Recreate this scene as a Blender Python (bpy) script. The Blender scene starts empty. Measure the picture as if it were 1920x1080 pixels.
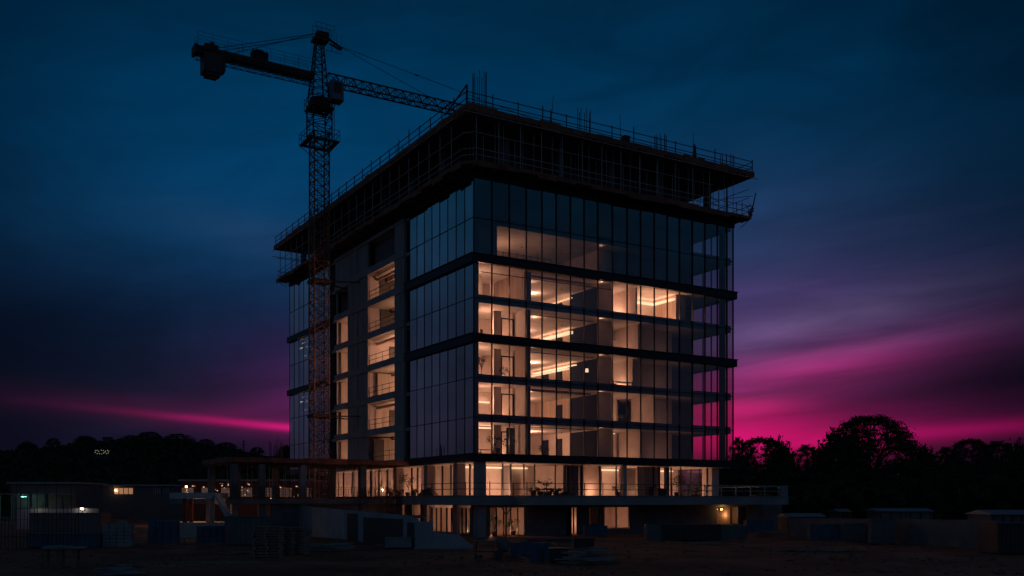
import bpy, math, random
from mathutils import Vector, Matrix
R = math.radians
rnd = random.Random(7)
C = bpy.context.scene.collection
SC = bpy.context.scene

# ------------------------------------------------------------------ camera
FOC = 1816.0; YH = 940.0
CAM = Vector((-41.19, -75.24, 3.2))
RX, RY = 0.8575, -0.5146          # camera right in world
FX, FY = 0.5146, 0.8575           # camera forward in world
YAW = math.atan2(RY, RX)
cam = bpy.data.cameras.new('camera'); co = bpy.data.objects.new('camera', cam); C.objects.link(co)
co.location = CAM; co.rotation_euler = (R(90), 0, YAW)
cam.sensor_width = 36; cam.lens = FOC / 1920 * 36; cam.shift_y = (YH - 540) / 1920
cam.clip_start = 0.5; cam.clip_end = 6000
SC.camera = co
SC.view_settings.view_transform = 'Standard'; SC.view_settings.look = 'None'
SC.view_settings.exposure = 0; SC.view_settings.gamma = 1
cy = SC.cycles
cy.use_denoising = True; cy.max_bounces = 7; cy.diffuse_bounces = 3; cy.glossy_bounces = 3
cy.transparent_max_bounces = 14; cy.transmission_bounces = 2; cy.sample_clamp_indirect = 1.5
cy.use_light_tree = True; cy.caustics_reflective = False; cy.caustics_refractive = False

# ------------------------------------------------------------------ sky
def lin(r, g, b):
    f = lambda c: (c / 255 / 12.92) if c / 255 <= .04045 else ((c / 255 + .055) / 1.055) ** 2.4
    return (f(r), f(g), f(b))
w = bpy.data.worlds.new('World'); SC.world = w; w.use_nodes = True
nt = w.node_tree; N = nt.nodes; L = nt.links; N.clear()
def node(t, **k):
    n = N.new(t)
    for a, b in k.items(): setattr(n, a, b)
    return n
def m(op, a, b=None, c=None, clamp=False):
    n = node('ShaderNodeMath', operation=op); n.use_clamp = clamp
    for i, x in enumerate((a, b, c)):
        if x is None: continue
        if isinstance(x, (int, float)): n.inputs[i].default_value = x
        else: L.new(x, n.inputs[i])
    return n.outputs[0]
def vm(op, a, b=None, s=None):
    n = node('ShaderNodeVectorMath', operation=op)
    for i, x in enumerate((a, b)):
        if x is None: continue
        if isinstance(x, tuple): n.inputs[i].default_value = x
        else: L.new(x, n.inputs[i])
    if s is not None:
        if isinstance(s, (int, float)): n.inputs['Scale'].default_value = s
        else: L.new(s, n.inputs['Scale'])
    return n.outputs['Value'] if op in ('DOT_PRODUCT',) else n.outputs[0]
tc = node('ShaderNodeTexCoord'); dirv = vm('NORMALIZE', tc.outputs['Generated'])
dr = vm('DOT_PRODUCT', dirv, (RX, RY, 0)); df = vm('DOT_PRODUCT', dirv, (FX, FY, 0))
dz = vm('DOT_PRODUCT', dirv, (0, 0, 1))
AZ = m('MULTIPLY', m('ARCTAN2', dr, df), 57.2958)
EL = m('MULTIPLY', m('ARCSINE', dz), 57.2958)
cmb = node('ShaderNodeCombineXYZ')
tilt = m('ADD', EL, m('MULTIPLY', AZ, -0.11))
L.new(m('MULTIPLY', AZ, .06), cmb.inputs[0]); L.new(m('MULTIPLY', tilt, .55), cmb.inputs[1])
nz = node('ShaderNodeTexNoise'); nz.inputs['Scale'].default_value = 1.0; nz.inputs['Detail'].default_value = 8
nz.inputs['Roughness'].default_value = .5; nz.inputs['Distortion'].default_value = .6
L.new(cmb.outputs[0], nz.inputs['Vector'])
nf = nz.outputs['Fac']
streak = m('SMOOTH_MIN', m('MAXIMUM', m('MULTIPLY', m('SUBTRACT', nf, .30), 2.7), .08), 1.15, .2)
ramp = node('ShaderNodeValToRGB'); ramp.color_ramp.interpolation = 'B_SPLINE'
stops = [(-2, (10, 12, 26)), (2, (22, 17, 40)), (5, (22, 24, 44)), (8, (18, 29, 52)), (11, (15, 34, 64)), (14, (13, 46, 78)),
         (18, (3, 51, 86)), (22, (0, 46, 78)), (27, (0, 36, 62)), (34, (6, 26, 42)), (50, (22, 23, 31)), (90, (24, 22, 29))]
e = ramp.color_ramp.elements
while len(e) > 1: e.remove(e[0])
for i, (el, c) in enumerate(stops):
    x = (el + 2) / 92
    s_ = e[0] if i == 0 else e.new(x)
    s_.position = x; s_.color = (*lin(*c), 1)
L.new(m('DIVIDE', m('ADD', EL, 2), 92), ramp.inputs[0])
ramp2 = node('ShaderNodeValToRGB'); ramp2.color_ramp.interpolation = 'B_SPLINE'
stops2 = [(-2, (26, 22, 30)), (2, (50, 44, 62)), (8, (46, 50, 70)), (13, (34, 58, 82)), (18, (18, 64, 92)), (24, (10, 58, 84)), (34, (16, 32, 44)), (50, (27, 25, 32)), (90, (26, 23, 29))]
e = ramp2.color_ramp.elements
while len(e) > 1: e.remove(e[0])
for i, (el, c) in enumerate(stops2):
    x = (el + 2) / 92
    s_ = e[0] if i == 0 else e.new(x)
    s_.position = x; s_.color = (*lin(*c), 1)
L.new(m('DIVIDE', m('ADD', EL, 2), 92), ramp2.inputs[0])
aaz = m('ABSOLUTE', m('ADD', AZ, 1.5))
def gauss1(x, s): return m('EXPONENT', m('MULTIPLY', m('POWER', m('DIVIDE', x, s), 2), -1))
# lens vignette put into the sky either side of the afterglow, brighter behind for reflections
side = m('SUBTRACT', 1.12, m('MULTIPLY', gauss1(m('SUBTRACT', aaz, 32), 13), .70))
back = m('MULTIPLY', m('SUBTRACT', 1, m('EXPONENT', m('MULTIPLY', m('POWER', m('DIVIDE', m('MAXIMUM', m('SUBTRACT', aaz, 33), 0), 22), 2), -1))), .8)
rmix = node('ShaderNodeMix', data_type='RGBA'); L.new(m('DIVIDE', m('SUBTRACT', aaz, 34), 18, clamp=True), rmix.inputs['Factor'])
L.new(vm('SCALE', ramp.outputs[0], s=side), rmix.inputs['A']); L.new(ramp2.outputs[0], rmix.inputs['B'])
basev = vm('SCALE', rmix.outputs['Result'], s=m('MULTIPLY', 1.0, m('ADD', .80, m('MULTIPLY', nf, .4))))
nz2 = node('ShaderNodeTexNoise'); nz2.inputs['Scale'].default_value = 1.0; nz2.inputs['Detail'].default_value = 6; nz2.inputs['Roughness'].default_value = .55; nz2.inputs['Distortion'].default_value = .8
cmb2 = node('ShaderNodeCombineXYZ'); L.new(m('MULTIPLY', AZ, .10), cmb2.inputs[0]); L.new(m('MULTIPLY', tilt, .24), cmb2.inputs[1]); cmb2.inputs[2].default_value = 4.7
L.new(cmb2.outputs[0], nz2.inputs['Vector'])
basev = vm('SCALE', basev, s=m('ADD', .55, m('MULTIPLY', nz2.outputs['Fac'], .9)))
def blob(az, el, sa, se, tl, col, k=0.0, amp=1.0):
    a = m('SUBTRACT', AZ, az); b = m('SUBTRACT', EL, el)
    ct, st = math.cos(R(tl)), math.sin(R(tl))
    u = m('ADD', m('MULTIPLY', a, ct), m('MULTIPLY', b, st))
    v = m('SUBTRACT', m('MULTIPLY', b, ct), m('MULTIPLY', a, st))
    g = m('MULTIPLY', gauss1(u, sa), gauss1(v, se))
    if k: g = m('MULTIPLY', g, m('ADD', 1 - k, m('MULTIPLY', streak, k)))
    n = node('ShaderNodeCombineXYZ')
    for i in range(3): L.new(m('MULTIPLY', g, col[i] * amp), n.inputs[i])
    return n.outputs[0]
BL = [
    (11.5, 3.7, 8, 1.25, 0, (.78, .0, .145), .35),
    (12.6, 5.35, 3.6, .55, 2, (.34, .004, .06), .3),
    (15.0, 7.2, 6.0, 1.0, 6, (.24, .006, .07), .5),
    (15.5, 6.8, 9.0, 1.9, 9, (.11, .004, .05), .8),
    (12.0, 9.3, 11, 3.0, 6, (.075, .022, .095), .5),
    (17.0, 10.0, 8, 1.1, 9, (.055, .045, .075), .7),
    (21.0, 8.6, 9, .5, 8, (.035, .012, .03), .6),
    (12.0, 14.0, 12, 4.5, 0, (.016, .010, .030), .4),
    (23.0, 3.75, 8, .45, 3, (.22, .0, .055), .4),
    (20.0, 4.6, 9, 1.3, 0, (.07, .0, .03), .5),
    (-9.5, 3.98, 8.0, .21, -4.4, (.60, .0, .13), .15),
    (-16, 4.7, 10, .75, -4.0, (.055, .0, .018), .5),
    (-6.5, 5.4, 7.5, 1.9, 0, (.13, .0, .055), .5),
    (-9.0, 8.0, 7, 2.6, 0, (.024, .0, .028), .4),
    (-16.0, 18.5, 11, 6.5, 0, (.0, .010, .030), .0),
    (-13.0, 14.5, 6, 1.1, -10, (.008, .007, .012), .6),
]
acc = basev
for b in BL: acc = vm('ADD', acc, blob(*b))
# faint real twilight scatter from a sun that is already below the horizon
skyt = node('ShaderNodeTexSky'); skyt.sky_type = 'NISHITA'; skyt.sun_disc = False
skyt.sun_elevation = R(-4); skyt.sun_rotation = R(30 + 12)
acc = vm('ADD', acc, vm('SCALE', skyt.outputs[0], s=0.0005))
# dark cloud shapes
def mult(a, cfac): return vm('SCALE', a, s=cfac)
dk1 = m('SUBTRACT', 1, m('MULTIPLY', m('MULTIPLY', gauss1(m('ADD', AZ, 26), 9), gauss1(m('SUBTRACT', EL, 9), 3.6)), .35))
dk2 = m('SUBTRACT', 1, m('MULTIPLY', m('MULTIPLY', gauss1(m('SUBTRACT', AZ, 27), 7), gauss1(m('SUBTRACT', EL, 6.3), 1.5)), .35))
acc = mult(mult(acc, dk1), dk2)
bg = node('ShaderNodeBackground'); bg.inputs['Strength'].default_value = 1.0
L.new(acc, bg.inputs['Color'])
wo = node('ShaderNodeOutputWorld'); L.new(bg.outputs[0], wo.inputs[0])
w.cycles.sampling_method = 'MANUAL'; w.cycles.sample_map_resolution = 512

# ------------------------------------------------------------------ helpers
def world_at(px, d, z=0.0):
    cx = (px - 960) / FOC * d
    return Vector((CAM.x + cx * RX + d * FX, CAM.y + cx * RY + d * FY, z))
def ground_at(px, yb, z=0.0): return world_at(px, (3.2 - z) * FOC / (yb - YH), z)
def Xof(px, Y):
    u = (px - 960) / FOC
    return (u * (85.7 + .8575 * Y) + 3.4 + .5146 * Y) / (.8575 - .5146 * u)
def Yof(px, X):
    u = (px - 960) / FOC
    return (-3.4 + .8575 * X - u * (85.7 + .5146 * X)) / (.5146 + .8575 * u)

class MB:
    def __init__(s): s.v = []; s.f = []
    def box(s, x0, y0, z0, x1, y1, z1):
        i = len(s.v)
        s.v += [(x0, y0, z0), (x1, y0, z0), (x1, y1, z0), (x0, y1, z0), (x0, y0, z1), (x1, y0, z1), (x1, y1, z1), (x0, y1, z1)]
        s.f += [(i, i+3, i+2, i+1), (i+4, i+5, i+6, i+7), (i, i+1, i+5, i+4), (i+1, i+2, i+6, i+5), (i+2, i+3, i+7, i+6), (i+3, i, i+4, i+7)]
        return s
    def cbox(s, cx, cy_, cz, sx, sy, sz, rot=0.0, tiltx=0.0):
        M = Matrix.Translation((cx, cy_, cz)) @ Matrix.Rotation(rot, 4, 'Z') @ Matrix.Rotation(tiltx, 4, 'X')
        t = MB().box(-sx/2, -sy/2, -sz/2, sx/2, sy/2, sz/2); i = len(s.v)
        s.v += [tuple(M @ Vector(p)) for p in t.v]; s.f += [tuple(a + i for a in q) for q in t.f]
        return s
    def tube(s, p, q, r, n=4, r2=None, ph=None):
        p = Vector(p); q = Vector(q); d = q - p
        if d.length < 1e-6: return s
        r2 = r if r2 is None else r2
        d.normalize(); a = Vector((0, 0, 1)) if abs(d.z) < .9 else Vector((1, 0, 0))
        u = d.cross(a).normalized(); v = d.cross(u)
        ph = (math.pi / n if ph is None else ph)
        i = len(s.v)
        for c, rr in ((p, r), (q, r2)):
            for k in range(n):
                t = ph + 2 * math.pi * k / n
                s.v.append(tuple(c + (u * math.cos(t) + v * math.sin(t)) * rr))
        for k in range(n):
            k2 = (k + 1) % n; s.f.append((i + k, i + k2, i + n + k2, i + n + k))
        s.f.append(tuple(i + k for k in range(n - 1, -1, -1))); s.f.append(tuple(i + n + k for k in range(n)))
        return s
    def prism(s, pts, z0, z1):
        n = len(pts); i = len(s.v)
        s.v += [(x, y, z0) for x, y in pts] + [(x, y, z1) for x, y in pts]
        s.f.append(tuple(i + k for k in range(n - 1, -1, -1))); s.f.append(tuple(i + n + k for k in range(n)))
        for k in range(n):
            k2 = (k + 1) % n; s.f.append((i + k, i + k2, i + n + k2, i + n + k))
        return s
    def quad(s, a, b, c, d):
        i = len(s.v); s.v += [tuple(a), tuple(b), tuple(c), tuple(d)]; s.f.append((i, i+1, i+2, i+3)); return s
    def build(s, name, mt, parent=None, loc=None, smooth=False):
        me = bpy.data.meshes.new(name); me.from_pydata(s.v, [], s.f); me.validate(); me.update()
        if smooth: me.polygons.foreach_set('use_smooth', [True] * len(me.polygons))
        me.materials.append(mt)
        o = bpy.data.objects.new(name, me); C.objects.link(o)
        if parent is not None: o.parent = parent
        if loc is not None: o.location = loc
        return o
def tag(o, label=None, cat=None, group=None, kind=None):
    if label: o['label'] = label
    if cat: o['category'] = cat
    if group: o['group'] = group
    if kind: o['kind'] = kind
    return o
def thing(name, label, cat, loc=(0, 0, 0), rz=0.0, group=None):
    o = bpy.data.objects.new(name, None); C.objects.link(o); o.empty_display_size = .3
    o.location = loc; o.rotation_euler = (0, 0, rz)
    return tag(o, label, cat, group)
def dup(root, loc, rz=0.0, label=None, scale=None):
    r = root.copy(); C.objects.link(r); r.location = loc; r.rotation_euler = (0, 0, rz)
    if label: r['label'] = label
    if scale: r.scale = (scale,) * 3 if isinstance(scale, (int, float)) else scale
    for ch in root.children:
        c = ch.copy(); C.objects.link(c); c.parent = r
        for g in ch.children:
            d = g.copy(); C.objects.link(d); d.parent = c
    return r

# ------------------------------------------------------------------ materials
def mat(name, c, rough=.8, metal=0.0, var=.2, scale=1.5, bump=.0, stretch=(1, 1, 1), c2=None, spec=.3, det=6):
    M = bpy.data.materials.new(name); M.use_nodes = True
    t = M.node_tree; b = t.nodes['Principled BSDF']
    b.inputs['Roughness'].default_value = rough; b.inputs['Metallic'].default_value = metal
    b.inputs['Specular IOR Level'].default_value = spec
    tcn = t.nodes.new('ShaderNodeTexCoord'); mp = t.nodes.new('ShaderNodeMapping'); mp.inputs['Scale'].default_value = stretch
    nn = t.nodes.new('ShaderNodeTexNoise'); nn.inputs['Scale'].default_value = scale; nn.inputs['Detail'].default_value = det
    nn.inputs['Roughness'].default_value = .62
    rp = t.nodes.new('ShaderNodeValToRGB')
    ca = tuple(x * (1 - var) for x in c) if c2 is None else c
    cb = tuple(min(1, x * (1 + var)) for x in c) if c2 is None else c2
    rp.color_ramp.elements[0].position = .3; rp.color_ramp.elements[1].position = .7
    rp.color_ramp.elements[0].color = (*ca, 1); rp.color_ramp.elements[1].color = (*cb, 1)
    t.links.new(tcn.outputs['Object'], mp.inputs[0]); t.links.new(mp.outputs[0], nn.inputs['Vector'])
    t.links.new(nn.outputs['Fac'], rp.inputs[0]); t.links.new(rp.outputs[0], b.inputs['Base Color'])
    if bump:
        bp = t.nodes.new('ShaderNodeBump'); bp.inputs['Strength'].default_value = bump; bp.inputs['Distance'].default_value = .05
        t.links.new(nn.outputs['Fac'], bp.inputs['Height']); t.links.new(bp.outputs[0], b.inputs['Normal'])
    return M
def emit(name, c, s):
    M = bpy.data.materials.new(name); M.use_nodes = True; t = M.node_tree
    b = t.nodes['Principled BSDF']; b.inputs['Base Color'].default_value = (.8, .8, .8, 1)
    b.inputs['Emission Color'].default_value = (*c, 1); b.inputs['Emission Strength'].default_value = s
    return M
def glass(name, tint, k=3.0, base=.04, rough=.0):
    M = bpy.data.materials.new(name); M.use_nodes = True; t = M.node_tree; t.nodes.clear()
    tr = t.nodes.new('ShaderNodeBsdfTransparent'); tr.inputs[0].default_value = (*tint, 1)
    gl = t.nodes.new('ShaderNodeBsdfGlossy'); gl.inputs['Roughness'].default_value = rough; gl.inputs['Color'].default_value = (.85, .92, 1, 1)
    lw = t.nodes.new('ShaderNodeLayerWeight'); lw.inputs['Blend'].default_value = .5
    fr = t.nodes.new('ShaderNodeMath'); fr.operation = 'POWER'; fr.inputs[1].default_value = 2.5; t.links.new(lw.outputs['Facing'], fr.inputs[0])
    mm = t.nodes.new('ShaderNodeMath'); mm.operation = 'MULTIPLY_ADD'; mm.inputs[1].default_value = k; mm.inputs[2].default_value = base; mm.use_clamp = True
    mx = t.nodes.new('ShaderNodeMixShader'); ou = t.nodes.new('ShaderNodeOutputMaterial')
    geo = t.nodes.new('ShaderNodeNewGeometry')
    va = t.nodes.new('ShaderNodeMath'); va.operation = 'MULTIPLY_ADD'; va.inputs[1].default_value = .55; va.inputs[2].default_value = .72
    mv = t.nodes.new('ShaderNodeMath'); mv.operation = 'MULTIPLY'
    t.links.new(geo.outputs['Random Per Island'], va.inputs[0])       # every pane has a slightly different coating
    t.links.new(fr.outputs[0], mm.inputs[0]); t.links.new(mm.outputs[0], mv.inputs[0]); t.links.new(va.outputs[0], mv.inputs[1]); t.links.new(mv.outputs[0], mx.inputs[0])
    t.links.new(tr.outputs[0], mx.inputs[1]); t.links.new(gl.outputs[0], mx.inputs[2]); t.links.new(mx.outputs[0], ou.inputs[0])
    return M
M_CONC = mat('raw_concrete', (.46, .40, .38), .9, var=.22, scale=.45, bump=.15)
M_CONCV = mat('board_marked_concrete', (.44, .38, .36), .9, var=.24, scale=1.2, stretch=(1, 1, .18), bump=.2)
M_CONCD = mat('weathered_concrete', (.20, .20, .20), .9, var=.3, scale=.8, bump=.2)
M_FASC = mat('dark_metal_cladding', (.035, .037, .045), .45, .4, var=.15)
M_MULL = mat('mullion_metal', (.03, .032, .04), .4, .5, var=.1)
M_SPAN = mat('spandrel_panel', (.10, .11, .13), .6, var=.12)
M_CEIL = mat('concrete_ceiling', (.56, .50, .45), .95, var=.13, scale=.5)
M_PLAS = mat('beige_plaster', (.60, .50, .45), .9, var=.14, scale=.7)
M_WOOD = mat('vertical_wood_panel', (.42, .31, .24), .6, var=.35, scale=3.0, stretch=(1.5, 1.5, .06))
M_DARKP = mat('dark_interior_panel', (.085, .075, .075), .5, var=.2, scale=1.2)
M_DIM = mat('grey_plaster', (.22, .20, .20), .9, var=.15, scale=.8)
M_BLIND = mat('closed_blind', (.16, .16, .18), .8, var=.2, scale=.7, stretch=(1, 1, .3))
M_CURT = mat('pale_curtain', (.55, .46, .38), .9, var=.35, scale=2.2, stretch=(3, 3, .03))
M_FLOOR = mat('concrete_floor', (.36, .32, .29), .7, var=.2)
M_STEEL = mat('scaffold_steel', (.62, .48, .42), .6, .1, var=.3, scale=3)
M_STEELD = mat('dark_steel', (.05, .05, .055), .6, .3, var=.3, scale=3)
M_REBAR = mat('rusty_rebar', (.12, .07, .05), .8, .2, var=.3, scale=4)
M_PLY = mat('formwork_plywood', (.36, .13, .08), .75, var=.45, scale=.8, bump=.2)
M_PLYD = mat('dark_plank', (.30, .19, .145), .85, var=.4, scale=1.5, bump=.2)
M_CRANE = mat('crane_paint', (.30, .14, .09), .55, var=.35, scale=2)
M_CRANED = mat('dark_crane_paint', (.12, .06, .04), .6, var=.35, scale=2)  # darker version of the crane colour, for collars and upper works
M_CAB = mat('cab_panel', (.22, .25, .32), .4, var=.1)
M_LEAF = mat('tree_foliage', (.045, .065, .03), .8, var=.45, scale=.6)
M_LEAF2 = mat('potted_leaf', (.06, .09, .04), .7, var=.4, scale=3)
M_BARK = mat('tree_bark', (.07, .05, .04), .95, var=.3, scale=2)
M_BLUEP = mat('faded_blue_panel', (.10, .17, .24), .7, var=.3, scale=1.2, bump=.1)
M_PALE = mat('pale_block', (.40, .38, .37), .9, var=.25, scale=1.5, bump=.2)
M_PALLET = mat('pallet_wood', (.38, .29, .23), .85, var=.35, scale=2.5, bump=.2)
M_WHITEW = mat('whitewashed_wall', (.46, .46, .47), .9, var=.2, scale=.6)
M_ROOFT = mat('metal_roofing', (.35, .38, .42), .5, .2, var=.25, scale=1)
M_RED = mat('brick_red_paint', (.30, .10, .06), .8, var=.3, scale=1.2)
G_FRONT = glass('clear_facade_glass', (.80, .77, .76), 1.3, .09)
G_LEFT = glass('coated_facade_glass', (.45, .47, .5), 1.7, .12)
G_TERR = glass('terrace_door_glass', (.84, .80, .78), .5, .05)
WARM = (1.0, .52, .325)
M_COVE = emit('cove_light', (1.0, .60, .33), 1.15)
M_COVE2 = emit('bright_cove_light', (1.0, .64, .38), 1.25)
M_WLAMP = emit('white_lamp', (1.0, .72, .48), 1.3)
M_STRIP = emit('ceiling_strip_light', (1.0, .75, .5), 3.0)
M_OLAMP = emit('amber_lamp', (1.0, .50, .18), 16.0)
M_TEAL = emit('teal_lamp', (.30, 1.0, .85), 1.2)
M_LITW = emit('lit_window', (1.0, .45, .18), .30)
M_LITD = emit('dim_lit_window', (1.0, .42, .18), .05)
M_LITWH = emit('pale_lit_window', (1.0, .85, .55), .30)

def lamp(parent, loc, power, r=.12, col=WARM, name='bulb'):
    l = bpy.data.lights.new(name, 'POINT'); l.energy = power * 3.0; l.color = col; l.shadow_soft_size = r
    o = bpy.data.objects.new(name, l); C.objects.link(o); o.location = loc
    if parent is not None: o.parent = parent
    return o
def area(parent, loc, power, sx, sy, rot=(0, 0, 0), col=WARM, name='ceiling_panel_light'):
    l = bpy.data.lights.new(name, 'AREA'); l.shape = 'RECTANGLE'; l.size = sx; l.size_y = sy; l.energy = power; l.color = col
    o = bpy.data.objects.new(name, l); C.objects.link(o); o.location = loc; o.rotation_euler = rot
    if parent is not None: o.parent = parent
    return o

# ------------------------------------------------------------------ ground
def make_ground():
    M = mat('red_dirt', (.16, .065, .04), .95, var=.5, scale=.22, bump=.8, c2=(.46, .22, .14), det=12)
    v = []; f = []
    # fine grid near the site
    nx, ny = 150, 120; r2 = random.Random(3)
    import mathutils.noise as mn
    for j in range(ny + 1):
        d = 30 * (400 / 30) ** (j / ny)
        for i in range(nx + 1):
            cx = (-.75 + 1.5 * i / nx) * d
            x = CAM.x + cx * RX + d * FX; y = CAM.y + cx * RY + d * FY
            z = 0
            if 35 < d < 84:
                a = min(1, (d - 35) / 5) * min(1, (84 - d) / 6)
                z = a * (.12 * mn.noise(Vector((x * .35, y * .35, 0))) + .22 * max(0, mn.noise(Vector((x * .12, y * .12, 3)))) + .05 * mn.noise(Vector((x * 1.3, y * 1.3, 5))))
            v.append((x, y, z))
    for j in range(ny):
        for i in range(nx):
            a = j * (nx + 1) + i; f.append((a, a + 1, a + nx + 2, a + nx + 1))
    o = len(v); b = nx + 1
    rim = [0, nx, (ny + 1) * b - 1, ny * b]
    far = [(-4500, -4500), (4500, -4500), (4500, 4500), (-4500, 4500)]
    # one sheet: wide skirt joined round the grid
    me = MB(); me.v = v; me.f = f
    g = me
    k = len(g.v)
    A = [Vector(v[i]) for i in rim]
    out = [A[0] + (Vector((CAM.x, CAM.y, 0)) - A[3]) * 0 + Vector((-RX * 60 - FX * 200, -RY * 60 - FY * 200, 0)),
           A[1] + Vector((RX * 60 - FX * 200, RY * 60 - FY * 200, 0)),
           A[2] + Vector((RX * 3000 + FX * 3500, RY * 3000 + FY * 3500, 0)),
           A[3] + Vector((-RX * 3000 + FX * 3500, -RY * 3000 + FY * 3500, 0))]
    out[0] += Vector((-RX * 2500, -RY * 2500, 0)); out[1] += Vector((RX * 2500, RY * 2500, 0))
    g.v += [tuple(p) for p in out]
    g.f.append(tuple([k, k + 1] + list(range(nx, -1, -1))))
    g.f.append(tuple([k + 1, k + 2] + [j * b + nx for j in range(ny, -1, -1)]))
    g.f.append(tuple([k + 2, k + 3] + [ny * b + i for i in range(0, nx + 1)]))
    g.f.append(tuple([k + 3, k] + [j * b for j in range(0, ny + 1)]))
    o = g.build('ground', M, smooth=True); tag(o, kind='structure')
make_ground()

# ------------------------------------------------------------------ main building
PIT = 3.54
FL = [7.10 + PIT * i for i in range(8)]          # floor levels, FL[7] = 31.88
BW, BD = 31.0, 51.2
B = thing('office_building', 'half finished glass and concrete office block with warmly lit floors and scaffolding round its top', 'building')

def slabs():
    for i, z in enumerate(FL):
        mb = MB()
        mb.box(.22, .22, z - .3, BW - .22, BD - .22, z + .04)
        o = mb.build('floor_slab', M_CEIL, B)
        ed = MB()
        for (a, b, c, d) in ((.16, .14, BW - .16, .215), (.14, .14, .159, 13.3), (.14, 36.0, .215, BD - .2), (BW - .215, .22, BW - .16, 6.3)):
            ed.box(a, b, z - .36, c, d, z + .36)
        ed.build('spandrel', M_SPAN, o)
slabs()
MX = [0, 1.845, 3.67, 5.477, 7.18, 8.77, 10.36, 11.93, 13.53, 15.26, 17.04, 18.72, 20.43, 22.1, 23.7, 25.4, 27.1, 28.8, 30.1, 31.0]
def pane(mb, a, b, z0, z1, fixed, axis, jit=.006):
    # each pane sits a hair out of true, as real units do
    t1 = rnd.uniform(-jit, jit); t2 = rnd.uniform(-jit, jit)
    dz_ = (z1 - z0) * t1 / 2; dx_ = (b - a) * t2 / 2
    P = []
    for (s, sx) in ((a, -1), (b, 1)):
        for (zz, sz) in ((z0, -1), (z1, 1)):
            P.append((s, fixed + sx * dx_ + sz * dz_, zz))
    q = [P[0], P[2], P[3], P[1]]
    if axis == 'y': q = [(p[1], p[0], p[2]) for p in q]
    mb.quad(*q)
def ribbon(xs, z0, z1, fixed, axis, gm, name='window', out=-1, edge=(True, True), transom=None, glass_jit=.006):
    g = MB()
    for a, b in zip(xs[:-1], xs[1:]): pane(g, a + .02, b - .02, z0 + .01, z1 - .01, fixed, axis, glass_jit)
    o = g.build(name, gm, B)
    fr = MB()
    d0, d1 = sorted((fixed + out * .11, fixed - out * .06))
    mw_ = .020 if gm is G_LEFT else .030
    if gm is G_LEFT: d0, d1 = fixed - .04, fixed + .05
    for i, x in enumerate(xs):
        if i == 0 and not edge[0]: continue
        if i == len(xs) - 1 and not edge[1]: continue
        if axis == 'x': fr.box(x - mw_, d0, z0, x + mw_, d1, z1)
        else: fr.box(d0, x - mw_, z0, d1, x + mw_, z1)
    for zz in [z0 + .03] + ([transom] if transom else []):
        e0, e1 = sorted((fixed + out * .04, fixed - out * .05))
        for a, b in zip(xs[:-1], xs[1:]):
            if axis == 'x': fr.box(a + .033, e0, zz - .026, b - .033, e1, zz + .026)
            else: fr.box(e0, a + .033, zz - .026, e1, b - .033, zz + .026)
    fr.build('mullion', M_MULL, o)
    return o
LEDGE = {0, 3, 5}
LY = [0.0] + [13.3 * k / 8 for k in range(1, 9)]
LY2 = [36.0 + 15.2 * k / 8 for k in range(9)]
RYs = [0, .9, 2.0, 3.3, 4.6, 6.3]
for f in range(7):
    z0 = FL[f] + (.0 if f in LEDGE else 0); z1 = FL[f + 1]
    if f in LEDGE: z0 += .30
    if (f + 1) in LEDGE: z1 -= .42
    if f == 6: z1 = 32.3
    tr = FL[f] + 2.35 if f == 4 else None
    ribbon(MX[:10], z0, z1, 0, 'x', G_FRONT, transom=tr)
    ribbon(MX[9:], z0, z1, 0, 'x', G_FRONT, edge=(False, True))
    ribbon(LY, z0, z1, 0, 'y', G_LEFT, edge=(False, True))
    ribbon(LY2, z0, z1, 0, 'y', G_LEFT)
    ribbon(RYs, z0, z1, BW, 'y', G_FRONT, out=1, edge=(False, True))
# projecting dark ledges that wrap the glazed parts
for f in LEDGE:
    a, b = (FL[f] - .42, FL[f] + .30)
    if f == 0: a = FL[f] - .36
    o_ = .32
    mb = MB()
    mb.prism([(-o_, -o_), (BW + o_, -o_), (BW + o_, 6.5), (BW - .12, 6.5), (BW - .12, .12), (.12, .12), (.12, 13.9), (-o_, 13.9)], a, b)
    mb.build('ledge', M_FASC, B)
    MB().box(-o_, 35.6, a, .12, BD + .3, b).build('ledge', M_FASC, B)
    lip = MB()
    lip.box(-o_ - .1, -o_ - .1, b, BW + o_ + .1, -o_ + .25, b + .06)
    lip.box(-o_ - .1, -o_ + .251, b, -o_ + .2, 13.9, b + .06)
    lip.build('ledge', M_MULL, B)
# corner posts
for f in range(7):
    MB().box(.02, .16, FL[f] + .361, .60, .55, FL[f + 1] - .361).build('corner_column', M_FASC, B)
# dark recessed strips either side of the concrete bay
MB().box(.5, 13.35, FL[0], .8, 14.6, 36.9).box(.5, 34.3, FL[0], .8, 35.9, 34).build('recess', M_FASC, B)

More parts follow.
